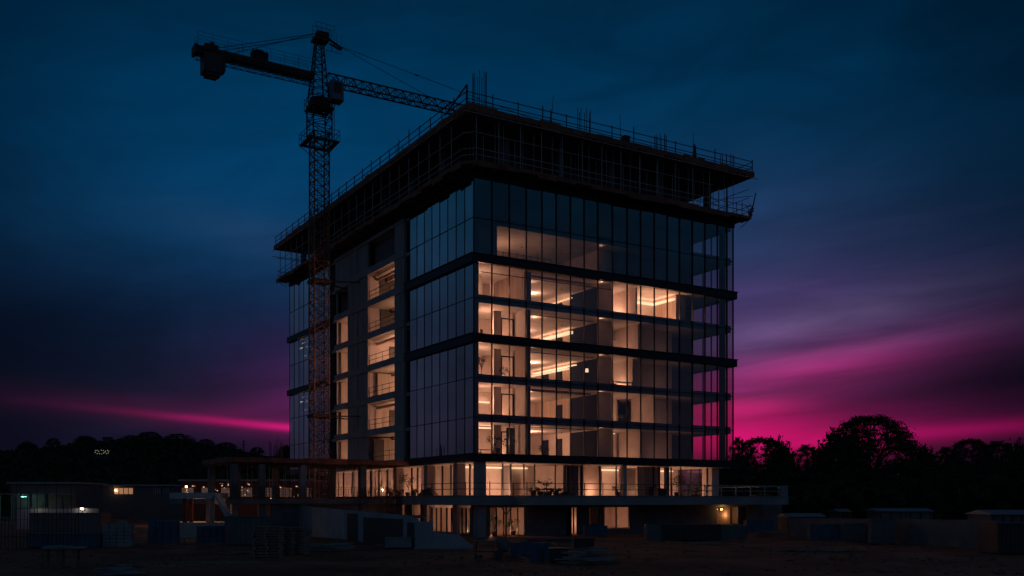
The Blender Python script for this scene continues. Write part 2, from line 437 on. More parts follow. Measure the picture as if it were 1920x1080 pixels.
# concrete bay of the left face
def left_bay():
    OA, OB = (17.0, 24.3), (30.2, 34.2)
    for f in range(7):
        zb, zt = FL[f] + .42, FL[f + 1] - .30
        MB().box(-.10, 14.6, FL[f] - .30, .30, 34.3, FL[f] + .42).build('concrete_band', M_CONC, B)
        for q_ in ((-.02, 14.6, zb, .30, OA[0], zt), (.05, OA[1], zb, .30, 27.2, zt), (.0, 27.22, zb, .30, OB[0], zt)):
            MB().box(*q_).build('concrete_wall', M_CONCV, B)
        if f == 6:
            MB().box(.9, OA[0], zb, 1.1, OA[1], zt).build('infill_panel', M_DIM, B)
            MB().box(.06, OB[0], zb, .3, 34.3, zt).build('infill_panel', M_CONCV, B)
            continue
        if f == 5:
            MB().box(2.2, OB[0] - 1, zb - .3, 2.4, 35, zt + .2).build('infill_panel', M_DARKP, B)
    MB().box(-.10, 14.6, FL[7] - .30, .30, 34.3, 32.6).build('concrete_band', M_CONC, B)
    # rooms behind the openings
    for f in range(6):
        zb, zt = FL[f] + .05, FL[f + 1] - .32
        for k_, q_ in enumerate(((.3, OA[1] + .0, zb, 9, OA[1] + .2, zt), (.3, 15.6, zb, 9, 15.8, zt), (8.8, 15.81, zb, 9, OA[1] - .01, zt), (.3, 34.4, zb, 7, 34.6, zt), (.3, 29.6, zb, 7, 29.8, zt), (4.8, 29.81, zb, 5, 34.39, zt))):
            MB().box(*q_).build('partition_wall', M_PLAS if f or k_ > 2 else M_WOOD, B)
        # services under the ceilings: duct and cable tray
        if f in (1, 3, 5): MB().tube((1.2, OA[0], zt - .35), (1.2, OA[1], zt - .35), .16, 10).build('duct', M_STEEL, B)
        if f in (0, 2, 4): MB().box(2.6, OA[0], zt - .3, 2.9, OA[1], zt - .22).build('cable_tray', M_STEELD, B)
        # furniture wall / window in the side wall
        if f in (1, 3, 4):
            MB().box(2.6, OA[1] - .12, zb, 2.7 + 1.5, OA[1] - .02, zt - .5).build('door', M_DARKP if f != 4 else M_CURT, B)
        if f == 5: MB().box(1.45, OA[1] - .14, zb, 8.7, OA[1] - .02, zt - .02).build('infill_panel', M_DARKP, B); MB().box(2.2, 17.5, zt - .5, 2.5, 24.1, zt - .02).build('beam', M_PLAS, B)  # dark sheet put in for the unlit right part of the opening
        if f == 4: MB().box(1.5, OA[1] - .14, zb, 8.7, OA[1] - .02, zt - .02).build('infill_panel', M_DARKP, B)  # again a dark sheet where the room falls unlit
        if f == 0: MB().box(.4, OA[1] - .9, zb, 1.6, OA[1] - .7, zt - .3).build('door', M_DARKP, B)
        if f == 1: MB().box(.9, OA[1] - .12, zb, 2.3, OA[1] - .02, zt - .6).build('door', M_CURT, B)
        if f in (0, 2):
            MB().box(1.0, OA[1] - .5, zb, 6.4, OA[1] - .4, zt - .1).build('curtain', M_CURT, B)
        r = MB()
        for zz in (.55, 1.05): r.tube((.22, OA[0] + .02, zb + zz + .37), (.22, OA[1] - .02, zb + zz + .37), .028)
        for k in range(5): y = OA[0] + .05 + (OA[1] - OA[0] - .1) * k / 4; r.tube((.22, y, zb + .37), (.22, y, zb + 1.5), .025)
        r.build('guardrail', M_STEELD, B)
        if f == 3:
            lamp(B, (3.0, 20.4, zt - .35), 50, .10)
    pw = {0: 60, 1: 120, 2: 125, 3: 130, 4: 80, 5: 95}
    for f in range(6):
        lamp(B, (4.2, 19.2, FL[f] + .75), pw[f], .10)
        if f != 5: lamp(B, (2.9, 31.0, FL[f] + .75), 38, .08)
left_bay()
# blank walls: right end beyond the glass, back
MB().box(BW - .3, 6.3, FL[0], BW, BD, FL[7] + .4).build('concrete_wall', M_CONC, B)
MB().box(.3, BD - .3, FL[0], BW - .31, BD, FL[7]).build('concrete_wall', M_CONC, B)

# interiors behind the front glass
M_NIGHT = mat('unlit_dark_panel', (.020, .021, .026), .95, var=.2, spec=.05)
DOOR = M_NIGHT
def interior(f):
    zb, zt = FL[f] + .05, FL[f + 1] - .305
    P = lambda nm, mt, *b: MB().box(*b).build(nm, mt, B)
    W = lambda x0, y0, x1, y1, mt=M_PLAS, nm='partition_wall', top=0.0, bot=0.0: P(nm, mt, x0, y0, zb + bot, x1, y1, zt - top)
    # blinds behind the coated side glass
    W(.46, .56, .52, 13.3, M_BLIND, 'blind')
    if f in (2, 4):
        W(.46, 36.0, .52, 44.6, M_BLIND, 'blind'); W(.46, 49.6, .52, BD - .3, M_BLIND, 'blind')
        for k, (yy, zz) in enumerate(((45.6, 2.6), (47.6, 2.65), (46.6, 2.0), (48.6, 2.1), (47.0, .9))):
            MB().cbox(.75, yy, zb + zz, .2, .8, .09).build('light_strip', M_STRIP, B)
        P('partition_wall', M_PLAS, 1.6, 44, zb, 1.8, 50.5, zt)
    else:
        W(.46, 36.0, .52, BD - .3, M_BLIND, 'blind')
    # front pillar between the bays
    W(15.25, 2.25, 16.95, 2.48, M_PLAS, 'pillar')
    if f != 6: W(16.75, 2.49, 16.95, 13.99, M_PLAS); lamp(B, (14.6, .95, zt - .14), 2.4 if f != 5 else .8, .05)  # lamp added near the glass to light the pillar face
    W(29.9, .36, 30.3, .76, M_FASC, 'pillar')
    if f == 6:
        W(.7, 2.6, BW - 4.6, 2.8, M_DIM)
        return
    W(.6, 14.0, 30.6, 14.2)                                   # deep back wall
    W(15.25, 2.49, 15.45, 13.99, M_WOOD if f in (1, 2, 3) else M_PLAS)
    # ---- bay A
    if f == 5:
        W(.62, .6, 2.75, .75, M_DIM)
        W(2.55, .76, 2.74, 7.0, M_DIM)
        W(2.75, 8.0, 6.5, 8.2, M_PLAS)
        r = MB()
        for zz in (.6, 1.05): r.tube((2.8, .95, zb + zz), (8.8, .95, zb + zz), .025)
        for k in range(9): r.tube((2.85 + k * .74, .95, zb), (2.85 + k * .74, .95, zb + (1.15 if k % 3 else 1.45)), .022)
        r.build('guardrail', M_STEELD, B)
        MB().cbox(9.0, 2.6, zb + .95, 1.6, .10, .16, R(-20)).build('light_strip', M_COVE2, B)
    elif f == 4:
        W(.62, 7.5, 5.94, 7.7)
        W(2.3, 4.6, 3.4, 5.2, M_CURT, 'column')
        W(5.95, 1.1, 6.25, 6.8, M_WOOD); W(6.26, 1.1, 6.7, 1.4, M_DIM)
        W(7.2, 3.0, 7.5, 3.3, M_DARKP)
    else:
        W(.62, 7.2, 5.9, 7.4)
        W(3.72, 2.9, 4.52, 3.1, M_CURT if f != 1 else M_PLAS)
        d = MB(); d.box(4.53, 2.9, zb, 4.63, 3.02, zb + 2.6); d.box(5.82, 2.9, zb, 5.93, 3.02, zb + 2.6); d.box(4.64, 2.9, zb + 2.5, 5.81, 3.02, zb + 2.6)
        d.build('door_frame', M_NIGHT, B)
        W(5.95, .95, 6.25, 3.1, M_WOOD if f == 2 else M_PLAS); W(5.96, 3.11, 6.2, 7.19, M_PLAS)
        W(6.26, .96, 6.55, 1.2, M_DARKP if f else M_NIGHT)
        if f == 0: W(4.7, 2.2, 5.6, 2.3, M_DARKP, 'panel', .3); MB().box(1.2, 6.9, zb + .7, 2.2, 7.1, zb + 2.3).box(3.0, 6.9, zb + 1.4, 3.5, 7.1, zb + 2.2).build('glowing_pane', M_COVE, B)  # window-like panes, their brightness put in as emission
        if f == 1: W(1.4, 4.0, 2.2, 4.6, M_CURT, 'column')
    # dark glazed panels and doors along the dividing wall
    if f != 5:
        W(15.15, 2.5, 15.23, 7.0, DOOR, 'door', .12)  # near-black sheet standing for glass open to darkness
        for y in ((8.6, 9.7), (11.2, 12.4))[:2 if f in (0, 2) else 1]:
            W(15.15, y[0], 15.23, y[1], DOOR, 'door', .6)
        d = MB(); d.tube((15.1, 4.4, zb), (15.1, 4.4, zt - .22), .03); d.build('door_frame', M_COVE if False else M_STEEL, B)
    # coves
    if f == 3:
        P('light_strip', M_COVE2, 14.8, 6.5, zt - .62, 15.2, 13.9, zt - .34)
    elif f == 2:
        P('light_strip', M_COVE2, 14.85, 5.8, zt - .40, 15.14, 13.9, zt - .30); P('light_strip', M_COVE2, 14.75, 7.2, zt - .66, 15.14, 13.9, zt - .54)
    elif f == 4:
        P('light_strip', M_COVE, 14.95, 6.6, zt - .5, 15.2, 13.9, zt - .42)
        P('light_strip', M_COVE, .9, 7.30, zt - .5, 4.4, 7.45, zt - .4)
    elif f == 1:
        P('light_strip', M_COVE2, 7.5, 13.6, zt - .5, 13.4, 13.9, zt - .3); P('light_strip', M_COVE2, .7, 6.95, zt - 1.1, 5.6, 7.1, zt - .95)
    elif f == 0:
        P('light_strip', M_COVE2, 6.5, 8.2, zt - .32, 11.0, 8.5, zt - .2); P('light_strip', M_COVE2, 1.6, 4.0, zt - .3, 5.0, 4.3, zt - .18)
    # ---- bay B
    if f == 4:
        W(24.6, 1.6, 24.85, 5.2, M_WOOD); W(20.0, 5.2, 24.59, 5.4, M_PLAS)
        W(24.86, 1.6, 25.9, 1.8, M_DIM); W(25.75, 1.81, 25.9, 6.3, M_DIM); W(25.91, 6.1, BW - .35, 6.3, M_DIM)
        P('light_strip', M_COVE2, 24.25, 1.6, zt - .58, 24.58, 5.1, zt - .38); P('light_strip', M_COVE2, 20.0, 4.8, zt - .58, 24.2, 5.1, zt - .38)
        P('light_strip', M_COVE2, 15.5, 6.0, zt - 1.3, 18.6, 6.2, zt - 1.1)
        W(18.9, 1.0, 19.1, 5.2, M_PLAS)
    elif f == 5:
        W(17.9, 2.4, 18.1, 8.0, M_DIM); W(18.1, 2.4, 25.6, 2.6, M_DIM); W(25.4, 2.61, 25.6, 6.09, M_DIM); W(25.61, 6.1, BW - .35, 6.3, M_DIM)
        r = MB()
        for zz in (.6, 1.05): r.tube((15.4, .95, zb + zz), (18.6, .95, zb + zz), .025)
        for k in range(8): r.tube((15.45 + k * .44, .95, zb), (15.45 + k * .44, .95, zb + 1.15), .018)
        r.build('guardrail', M_STEELD, B)
    else:
        xr = {0: 20.0, 1: 21.6, 2: 18.9, 3: 19.6}[f]
        W(xr, 1.5, xr + .2, 5.2, M_PLAS); W(xr + .21, 3.4, 25.6, 3.6, M_PLAS); W(25.4, 3.61, 25.6, 6.09, M_DIM); lamp(B, (23.6, 1.3, zb + .25), (7, 5, 5, 4)[f], .05); W(25.61, 6.1, BW - .35, 6.3, M_DIM)  # low lamp added in front to brighten these walls
        W(20.5, 6.3, 20.7, 13.9)
        W(17.0, 4.2, 17.2, 4.9, DOOR, 'door', .4)
        if f == 3: W(17.3, 5.6, 20.4, 5.8, M_PLAS, 'partition_wall', 0, 2.2); P('light_strip', M_COVE2, 15.8, 6.6, zt - .75, 16.9, 7.2, zt - .66)
        if f == 2: P('light_strip', M_COVE2, 15.5, 4.5, zt - .45, 18.6, 4.8, zt - .25)
        if f == 0: P('light_strip', M_COVE2, 15.5, 3.2, zt - .35, 18.0, 3.5, zt - .25)
        if f == 1: P('light_strip', M_COVE2, 15.8, 6.6, zt - .95, 16.6, 7.2, zt - .85)
    if f in (1, 4): MB().tube((6.9, 1.3, zt - .3), (13.6, 1.3, zt - .3), .13, 10).build('duct', M_STEEL, B)
    if f in (0, 2, 3): MB().box(6.8, 2.1, zt - .16, 14.6, 2.35, zt - .1).build('cable_tray', M_STEELD, B)
    for k in range(3): MB().tube((7.6 + 2.3 * k, 4.2, zt - .02), (7.6 + 2.3 * k, 4.2, zt - .34), .008, 4).tube((7.6 + 2.3 * k, 4.2, zt - .34), (7.6 + 2.3 * k, 4.2, zt - .44), .05, 8).build('hanging_socket', M_STEELD, B)
    # uplights lying in the coves, washing the ceiling
    def cove(x0, y0, x1, y1, dz, p):
        area(B, ((x0 + x1) / 2, (y0 + y1) / 2, zt - dz), p, x1 - x0, y1 - y0, (math.pi, 0, 0), name='cove_uplight')
    if f == 3: cove(14.75, 6.5, 15.13, 13.9, .32, 34)
    if f == 2: cove(14.75, 5.8, 15.13, 13.9, .28, 34)
    if f == 4: cove(14.85, 6.6, 15.13, 13.9, .40, 10); cove(.9, 7.25, 4.4, 7.45, .38, 16); cove(24.2, 1.6, 24.55, 5.1, .36, 20); cove(20.0, 4.75, 24.1, 5.1, .36, 22); cove(15.5, 6.0, 18.6, 6.2, 1.08, 22)
    if f == 1: cove(7.5, 13.5, 13.4, 13.9, .28, 34); cove(.7, 6.9, 5.6, 7.1, .93, 18)
    if f == 0: cove(6.5, 8.2, 11.0, 8.5, .18, 24); cove(1.6, 4.0, 5.0, 4.3, .16, 20); cove(15.5, 3.2, 18.0, 3.5, .24, 12)
    # point lamps added to light the rooms, some hidden low, some under the ceiling
    a = {0: 210, 1: 220, 2: 230, 3: 250, 4: 150, 5: 58}[f]
    b = {0: 45, 1: 70, 2: 85, 3: 50, 4: 190, 5: 22}[f]
    if f != 5:
        lamp(B, (8.6, 9.4, zb + .55), a * .55, .10)
        lamp(B, (11.6, 8.6 + (f % 2) * 2, zt - .5), a * .38, .09)
        lamp(B, (8.6, 3.6 + (f % 3) * .8, zt - .42), a * .08, .05)
        lamp(B, (2.2 + .5 * (f % 2), 3.0, zb + 1.7), a * .30, .06)
        lamp(B, (4.9, 5.4, zb + .5), a * .12, .08)
    else:
        lamp(B, (5.2, 5.4, zb + .45), a, .10)
    lamp(B, (18.0, 3.4 if f != 4 else 4.0, zb + .5), b * .45, .08)
    if f != 5: lamp(B, (18.4, 9.2, zb + .5), b * 1.0, .08)
    if f == 4: lamp(B, (22.0, 2.6, zb + .45), b * .7, .08)
for f in range(7): interior(f)

# ------------------------------------------------------------------ terrace storey and basement storey
TZ0, TZ1 = 2.86, 3.68            # terrace slab
def terrace():
    s = MB()
    s.prism([(3.65, -3), (36.0, -3), (36.0, 10), (31.5, 10), (31.5, 40), (-1.3, 40), (-1.3, -.9), (3.65, -.9)], TZ0, TZ1)
    o = s.build('terrace_slab', M_CONC, B)
    MB().box(3.5, -3.12, TZ1, 36.1, -2.8, TZ1 + .05).box(-1.42, -1.02, TZ1, 3.49, -.75, TZ1 + .05).box(-1.42, -.749, TZ1, -1.2, 30, TZ1 + .05).build('slab_edge', M_CONC, o)
    # soffit of the tower above, columns
    MB().box(.0, .0, 6.70, BW, 40, 6.735).build('soffit', M_CEIL, B)
    for (x, y) in ((.9, .5), (.9, 4.4), (.9, 10.7), (.9, 18)):
        MB().box(x - .42, y - .42, TZ1, x + .42, y + .42, 6.70).build('column', M_CONC, B)
        MB().box(x - .45, y - .4, 0, x + .45, y + .4, TZ0).build('column', M_CONC, B)
    for x in (17.0,): MB().box(x - .22, .25, TZ1, x + .22, .7, 6.70).build('column', M_PLAS, B)
    MB().box(28.9, .9, TZ1, 29.9, 2.4, 6.70).build('concrete_wall', M_PLAS, B); ribbon([2.4, 3.8, 5.2, 7.2], TZ1 + .02, 6.68, 29.8, 'y', G_TERR, out=1, glass_jit=.002)  # end glazing put in so room light spills onto the balustrade
    # front glazing of the terrace storey, set back
    Y = 1.6
    X = lambda px: Xof(px, Y)
    xs = [1.7, X(921) + 1.2, X(947) + .6, X(982), X(1002), X(1041), X(1062), X(1072), X(1090), X(1124), X(1155), X(1167), X(1196), X(1225), X(1236), X(1258), X(1276), 28.85]
    xs = sorted(set(round(v, 2) for v in xs))
    ribbon(xs, TZ1 + .02, 6.68, Y, 'x', G_TERR, glass_jit=.002)
    # left glazing
    ys = [2.0, 3.6, 6, 7.4, 9.2, 11.6, 13.2, 14.8, 16.2, 18.4, 20.4, 22.6, 24.8, 27.2, 29.8, 32.6, 35.6, 39]
    ribbon(ys, TZ1 + .02, 6.68, 1.6, 'y', G_TERR, glass_jit=.002)
    W = lambda x0, y0, x1, y1, mt=M_PLAS, nm='partition_wall', top=0.0, bot=0.0: MB().box(x0, y0, TZ1 + .01 + bot, x1, y1, 6.69 - top).build(nm, mt, B)
    W(1.8, 7.2, 30, 7.4)
    W(6.0, 7.4, 6.2, 39); 
    W(7.0, 5.6, 7.25, 7.19, M_DIM); W(10.9, 2.0, 11.1, 7.19, M_PLAS)
    W(11.11, 3.0, 13.4, 3.15, M_DIM); W(12.0, 2.9, 12.25, 2.99, M_FASC, 'door_frame'); W(13.5, 2.6, 13.7, 7.19, M_PLAS)
    W(15.5, 2.3, 15.65, 7.19, M_PLAS); W(17.6, 5.8, 18.3, 6.2, M_DARKP, 'door', .4)
    W(20.0, 5.0, 22.0, 5.2, M_DARKP, 'door', .15); W(22.9, 2.2, 23.05, 7.19, M_PLAS); W(20.1, 2.2, 22.88, 2.3, M_CURT, 'curtain')
    W(23.6, 1.9, 24.0, 2.3, M_FASC, 'column'); W(24.4, 5.6, 26.2, 5.8, M_WOOD, 'cabinet', 1.5)
    for (a, b) in ((3.8, 9.8), (17.8, 21.6), (25.0, 28.6)):
        MB().box(a, 6.7, 6.42, b, 7.15, 6.56).build('light_strip', M_COVE2, B)
    MB().box(1.9, 3.4, 6.45, 3.2, 3.6, 6.6).box(1.9, 7.0, 6.4, 3.4, 7.15, 6.6).build('light_strip', M_COVE2, B)
    MB().box(5.6, 9, 6.4, 5.95, 26, 6.55).build('light_strip', M_COVE2, B)
    for y0_, y1_ in ((12.6, 13.8), (16.5, 18.0), (21.5, 24.0), (28.5, 31)):
        W(5.6, y0_, 5.7, y1_, M_CURT, 'curtain')
    for y in (14.4, 20.0, 26.5): W(1.9, y, 5.6, y + .15, M_PLAS)
    W(1.9, 33.2, 5.99, 33.35); W(1.9, 39.0, 5.99, 39.15)
    for (x, y, p) in ((6.0, 4.6, 120), (3.0, 4.4, 50), (12.4, 5.4, 50), (19, 4.4, 90), (22, 4.2, 14), (26.5, 3.8, 70), (14.6, 4.0, 26), (28.3, 4.4, 22),  # last one added beside the end glazing to light the balustrade
                      (3.4, 10.8, 60), (3.6, 17.4, 75), (3.6, 23.5, 75), (3.2, 29.5, 70), (3.4, 36.5, 50)):
        lamp(B, (x, y, TZ1 + .45), p, .08)
    # basement storey
    Yb = 1.0
    Xb = lambda px: Xof(px, Yb)
    solid = [(904, 918), (985, 1062), (1084, 1103), (1123, 1131), (1181, 1343), (1400, 1466)]
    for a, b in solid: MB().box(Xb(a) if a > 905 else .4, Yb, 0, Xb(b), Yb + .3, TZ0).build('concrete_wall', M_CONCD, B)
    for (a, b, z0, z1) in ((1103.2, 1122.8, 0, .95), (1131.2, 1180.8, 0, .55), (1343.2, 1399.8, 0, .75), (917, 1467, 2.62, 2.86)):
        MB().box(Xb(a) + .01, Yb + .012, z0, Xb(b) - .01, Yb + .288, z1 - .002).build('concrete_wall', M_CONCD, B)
    for (a, b, n, z0) in ((918, 985, 5, .02), (1062, 1084, 3, .02), (1103, 1123, 1, .95), (1131, 1181, 2, .55), (1343, 1400, 2, .75)):
        x0, x1 = Xb(a) + .02, Xb(b) - .02
        ribbon([x0 + (x1 - x0) * k / n for k in range(n + 1)], z0 + .01, 2.61, Yb + .12, 'x', G_TERR, glass_jit=.002)
    # side openings between the columns on the left
    ribbon([1.5, 2.3, 3.1, 3.9], .25, 2.6, .95, 'y', G_TERR); ribbon([5.0, 6.0, 7.0, 8.2, 9.2, 10.2], .25, 2.6, .95, 'y', G_TERR)
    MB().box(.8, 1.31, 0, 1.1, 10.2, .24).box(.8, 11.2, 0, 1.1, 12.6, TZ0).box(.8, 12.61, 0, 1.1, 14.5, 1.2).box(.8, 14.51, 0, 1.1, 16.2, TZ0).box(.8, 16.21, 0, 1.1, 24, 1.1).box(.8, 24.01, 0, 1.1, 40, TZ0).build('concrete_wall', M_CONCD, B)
    V = lambda x0, y0, x1, y1, mt=M_PLAS, nm='partition_wall', z0=0.01, z1=2.85: MB().box(x0, y0, z0, x1, y1, z1).build(nm, mt, B)
    V(1.2, 6.2, 30, 6.4); V(5.4, 6.41, 5.6, 30); V(2.2, 5.0, 3.0, 5.1, M_CURT, 'curtain'); V(4.4, 5.3, 5.2, 5.4, M_DARKP, 'door')
    V(7.4, 1.31, 7.6, 6.19); V(11.2, 1.31, 11.4, 6.19, M_DIM); V(13.3, 1.31, 13.5, 6.19); V(14.2, 2.2, 16.0, 2.35, M_CURT, 'curtain'); V(19.8, 1.31, 20, 6.19)
    V(30.0, 2.0, 35, 2.2, M_WOOD); V(29.8, 1.31, 30.0, 6); V(33, 1.31, 33.2, 1.99, M_DIM)
    for (x, y, p, z) in ((3.6, 3.2, 60, .5), (3.2, 8.2, 45, .5), (12.4, 3.4, 14, 1.0), (17, 3.8, 34, .5), (3.4, 14, 30, 1.6), (3.4, 20, 34, 1.6)):
        lamp(B, (x, y, z), p, .08)
    MB().box(2.0, 5.9, .3, 5.3, 6.15, .45).build('light_strip', M_COVE2, B)
terrace()

# guard rail of the terrace
def rail_run(mb_r, posts, pts, z, hs=(.55, 1.08), r=.04, post=.045, step=2.4, h=1.15, mt=M_STEELD, parent=None, nm='rail'):
    for a, b in zip(pts[:-1], pts[1:]):
        A = Vector((*a, 0)); Bv = Vector((*b, 0)); Ln = (Bv - A).length; n = max(1, round(Ln / step))
        for hh in hs:
            r_ = MB(); r_.tube(A + Vector((0, 0, z + hh)), Bv + Vector((0, 0, z + hh)), r); r_.build(nm, mt, parent)
        for k in range(n + (1 if b == pts[-1] else 0)):
            p = A.lerp(Bv, k / n); hh = h + (rnd.random() < .3) * rnd.uniform(0, .45)
            q = MB(); q.tube(p + Vector((0, 0, z)), p + Vector((0, 0, z + hh)), post); q.build('post', mt, parent)
t = thing('guardrail', 'dark tube railing along the terrace edge in front of the lit glazed rooms', 'railing', (0, 0, TZ1 + .05))
rail_run(None, None, [(-1.25, 8), (-1.25, -.85), (3.6, -.85), (3.75, -2.9), (24.4, -2.9)], 0, parent=t, step=2.0)
t = thing('balustrade', 'pale painted balustrade with end pier on the right hand end of the terrace', 'railing', (0, 0, TZ1 + .05))
M_BAL = M_PALE
for (z0, z1) in ((.98, 1.10), (.48, .56)): MB().box(24.6, -2.96, z0, 34.9, -2.84, z1).build('rail', M_BAL, t)
for k in range(6):
    x = 24.65 + k * 2.0; MB().box(x - .06, -2.95, 0, x + .06, -2.85, .975).build('post', M_BAL, t)
MB().box(34.95, -3.0, 0, 35.95, -2.75, 1.12).build('end_pier', M_BAL, t)
MB().box(35.8, -2.74, .98, 35.95, 8, 1.10).build('rail', M_BAL, t)

# ------------------------------------------------------------------ scaffold storey and roof
RO = 1.6; RZ0, RZ1 = 37.05, 37.42
def roof():
    s = MB(); s.box(-RO, -RO, RZ0, BW + 1.35, BD + 1.4, RZ1); o = s.build('roof_slab', M_PLYD, B)
    e = MB()
    for k in range(22):                                    # stiff formwork edge with joist ends
        pass
    e.box(-RO - .08, -RO - .08, RZ0 + .02, BW + 1.43, -RO - .005, RZ1 + .1); e.box(-RO - .08, -RO - .004, RZ0 + .02, -RO - .005, BD + 1.48, RZ1 + .1)
    e.build('formwork_edge', M_PLYD, o)
    e = MB(); x = -RO
    while x < BW + 1.2:
        x1 = min(x + rnd.uniform(.9, 2.4), BW + 1.4); e.box(x, -RO - .14 - rnd.uniform(0, .03), RZ0 - rnd.uniform(0, .18), x1 - .03, -RO - .085, RZ1 + rnd.uniform(-.1, .2)); x = x1 + rnd.choice((0, 0, .5))
    y = -RO
    while y < BD + 1.2:
        y1 = min(y + rnd.uniform(.9, 2.4), BD + 1.4); e.box(-RO - .14 - rnd.uniform(0, .03), y, RZ0 - rnd.uniform(0, .18), -RO - .085, y1 - .03, RZ1 + rnd.uniform(-.1, .2)); y = y1 + rnd.choice((0, 0, .5))
    e.build('edge_board', M_PLY, o)
    j = MB()
    for k in range(40):
        x = -1.4 + k * (BW + 2.5) / 39; j.box(x - .05, -RO - .15, RZ0 - .2, x + .05, 3.0, RZ0 - .01)
    for k in range(62):
        y = 3.1 + k * (BD - 2) / 61; j.box(-RO - .15, y - .05, RZ0 - .2, 3.0, y + .05, RZ0 - .01)
    j.build('joist', M_PLYD, o)
    p = MB(); p.tube((-RO - .2, -RO - .22, RZ0 - .26), (BW + 1.7, -RO - .22, RZ0 - .26), .045, 6); p.tube((-RO - .22, -RO - .4, RZ0 - .26), (-RO - .22, BD + 1.6, RZ0 - .26), .045, 6)
    p.build('formwork_pipe', M_STEEL, o)
    # set back storey below the roof
    MB().box(3.0, 3.0, 32.35, 26.5, 47.5, RZ0 - .21).build('core_wall', M_DARKP, B)
    for x in (4, 10, 16, 22, 28.6):
        MB().box(x - .3, 1.0, 32.6, x + .3, 1.6, RZ0 - .22).build('column', M_CONCD, B)
    for y in (8, 15, 22, 29, 36, 43, 49.4):
        MB().box(1.0, y - .3, 32.6, 1.6, y + .3, RZ0 - .22).build('column', M_CONCD, B)
roof()
SZ0, SZ1 = 32.34, 32.86
sc = thing('perimeter_scaffold', 'rusty plywood edge platform and steel tube scaffold wrapped round the top storey', 'scaffold')
def scaffold():
    d = MB(); o_ = 1.45; ch = 1.0
    d.prism([(-o_ + ch, -o_), (BW + 1.2, -o_), (BW + 1.2, .9), (.9, .9), (.9, BD + 1.1), (-o_, BD + 1.1), (-o_, -o_ + ch)], SZ1 - .16, SZ1)
    d.build('deck', M_PLYD, sc)
    k = MB()                                               # toe boards, uneven red ply sheets
    x = -o_ + ch
    while x < BW + 1.0:
        l = rnd.uniform(1.6, 2.6); x1 = min(x + l, BW + 1.2)
        k.box(x, -o_ - .06 - rnd.uniform(0, .03), SZ1 - .22 - rnd.uniform(0, .34), x1 - .02, -o_ - .01, SZ1 + rnd.uniform(.0, .12)); x = x1
    y = -o_ + ch
    while y < BD + 1.0:
        l = rnd.uniform(1.6, 2.6); y1 = min(y + l, BD + 1.1)
        k.box(-o_ - .06 - rnd.uniform(0, .03), y, SZ1 - .22 - rnd.uniform(0, .34), -o_ - .01, y1 - .02, SZ1 + rnd.uniform(0, .12)); y = y1
    k.cbox(-o_ + ch / 2, -o_ + ch / 2, SZ1 - .1, ch * 1.42, .05, .3, R(-45))
    k.build('toe_board', M_PLY, sc)
    u = MB()                                               # raking brackets and joists beneath
    n = 30
    for i in range(n):
        x = -.6 + i * (BW + 1.6) / (n - 1)
        u = MB(); u.box(x - .04, -o_, SZ1 - .34, x + .04, -.12, SZ1 - .17); u.tube((x, -.14, SZ0 - .3), (x, -o_ + .1, SZ1 - .32), .035); u.build('bracket', M_PLYD, sc)
    for i in range(46):
        y = .2 + i * (BD + .6) / 45
        u = MB(); u.box(-o_, y - .04, SZ1 - .34, -.12, y + .04, SZ1 - .17); u.tube((-.14, y, SZ0 - .3), (-o_ + .1, y, SZ1 - .32), .035); u.build('bracket', M_PLYD, sc)
    f_ = MB(); f_.box(-.14, -.14, 31.9, BW + .14, .2, SZ1 - .35); f_.box(-.14, .201, 31.9, .2, BD, SZ1 - .35); f_.build('fascia', M_FASC, sc)
    # standards
    zt = RZ0 - .24
    cnt = 0
    def std(x, y, z0, z1, r=.045, tx=0, ty=0):
        MB().tube((x, y, z0), (x + tx, y + ty, z1), r, 6).build('standard', M_STEEL, sc)
    xs = [-.4 + i * 2.25 for i in range(15)]
    for i, x in enumerate(xs): std(x, -1.25, SZ1, zt if i < 13 else SZ1 + 1.5)
    ys = [-.4 + i * 2.25 for i in range(24)]
    for y in ys[1:]: std(-1.25, y, SZ1, zt)
    pr = MB()                                              # inner formwork props, too many to tell apart
    for i in range(34): x = .2 + i * .92; pr.tube((x, .4 + .12 * (i % 3), SZ1), (x, .4 + .12 * (i % 3), zt), .032)
    for i in range(54): y = .8 + i * .94; pr.tube((.4 + .12 * (i % 3), y, SZ1), (.4 + .12 * (i % 3), y, zt), .032)
    tag(pr.build('prop', M_DIM, sc), kind='stuff')
    for i in range(30): x = .7 + i * 1.02; y0 = -.55 - .25 * (i % 2); std(x, y0, SZ1, zt if i % 3 else SZ1 + 2.6, .03)
    for zz in (.55, 1.1):
        for (a, b) in (((-.5, -1.38), (BW + 1.1, -1.38)), ((-1.38, -.5), (-1.38, BD + 1.0))):
            MB().tube((*a, SZ1 + zz), (*b, SZ1 + zz), .04, 6).build('rail', M_STEEL, sc)
    MB().tube((-.4, -1.3, SZ1 + 2.5), (27, -1.3, SZ1 + 2.5), .035, 6).build('ledger', M_STEEL, sc)
    MB().tube((-1.3, -.4, SZ1 + 2.5), (-1.3, BD, SZ1 + 2.5), .035, 6).build('ledger', M_STEEL, sc)
    c = MB()
    for zz in (.55, 1.1, 2.5): c.tube((-1.38, -.5, SZ1 + zz), (-.5, -1.38, SZ1 + zz), .04, 6)
    c.build('rail', M_STEEL, sc)
    # braces and loose tubes at the open right end
    q = MB()
    for i in range(9):
        y = .5 + i * 1.5
        q.tube((BW + 1.0, y, SZ1), (BW + 1.0, y, SZ1 + (3.9 if i % 2 else 2.0)), .035)
    for zz in (.55, 1.1, 2.0, 2.9): q.tube((BW + 1.0, -1.3, SZ1 + zz), (BW + 1.0, 16, SZ1 + zz + .1), .035)
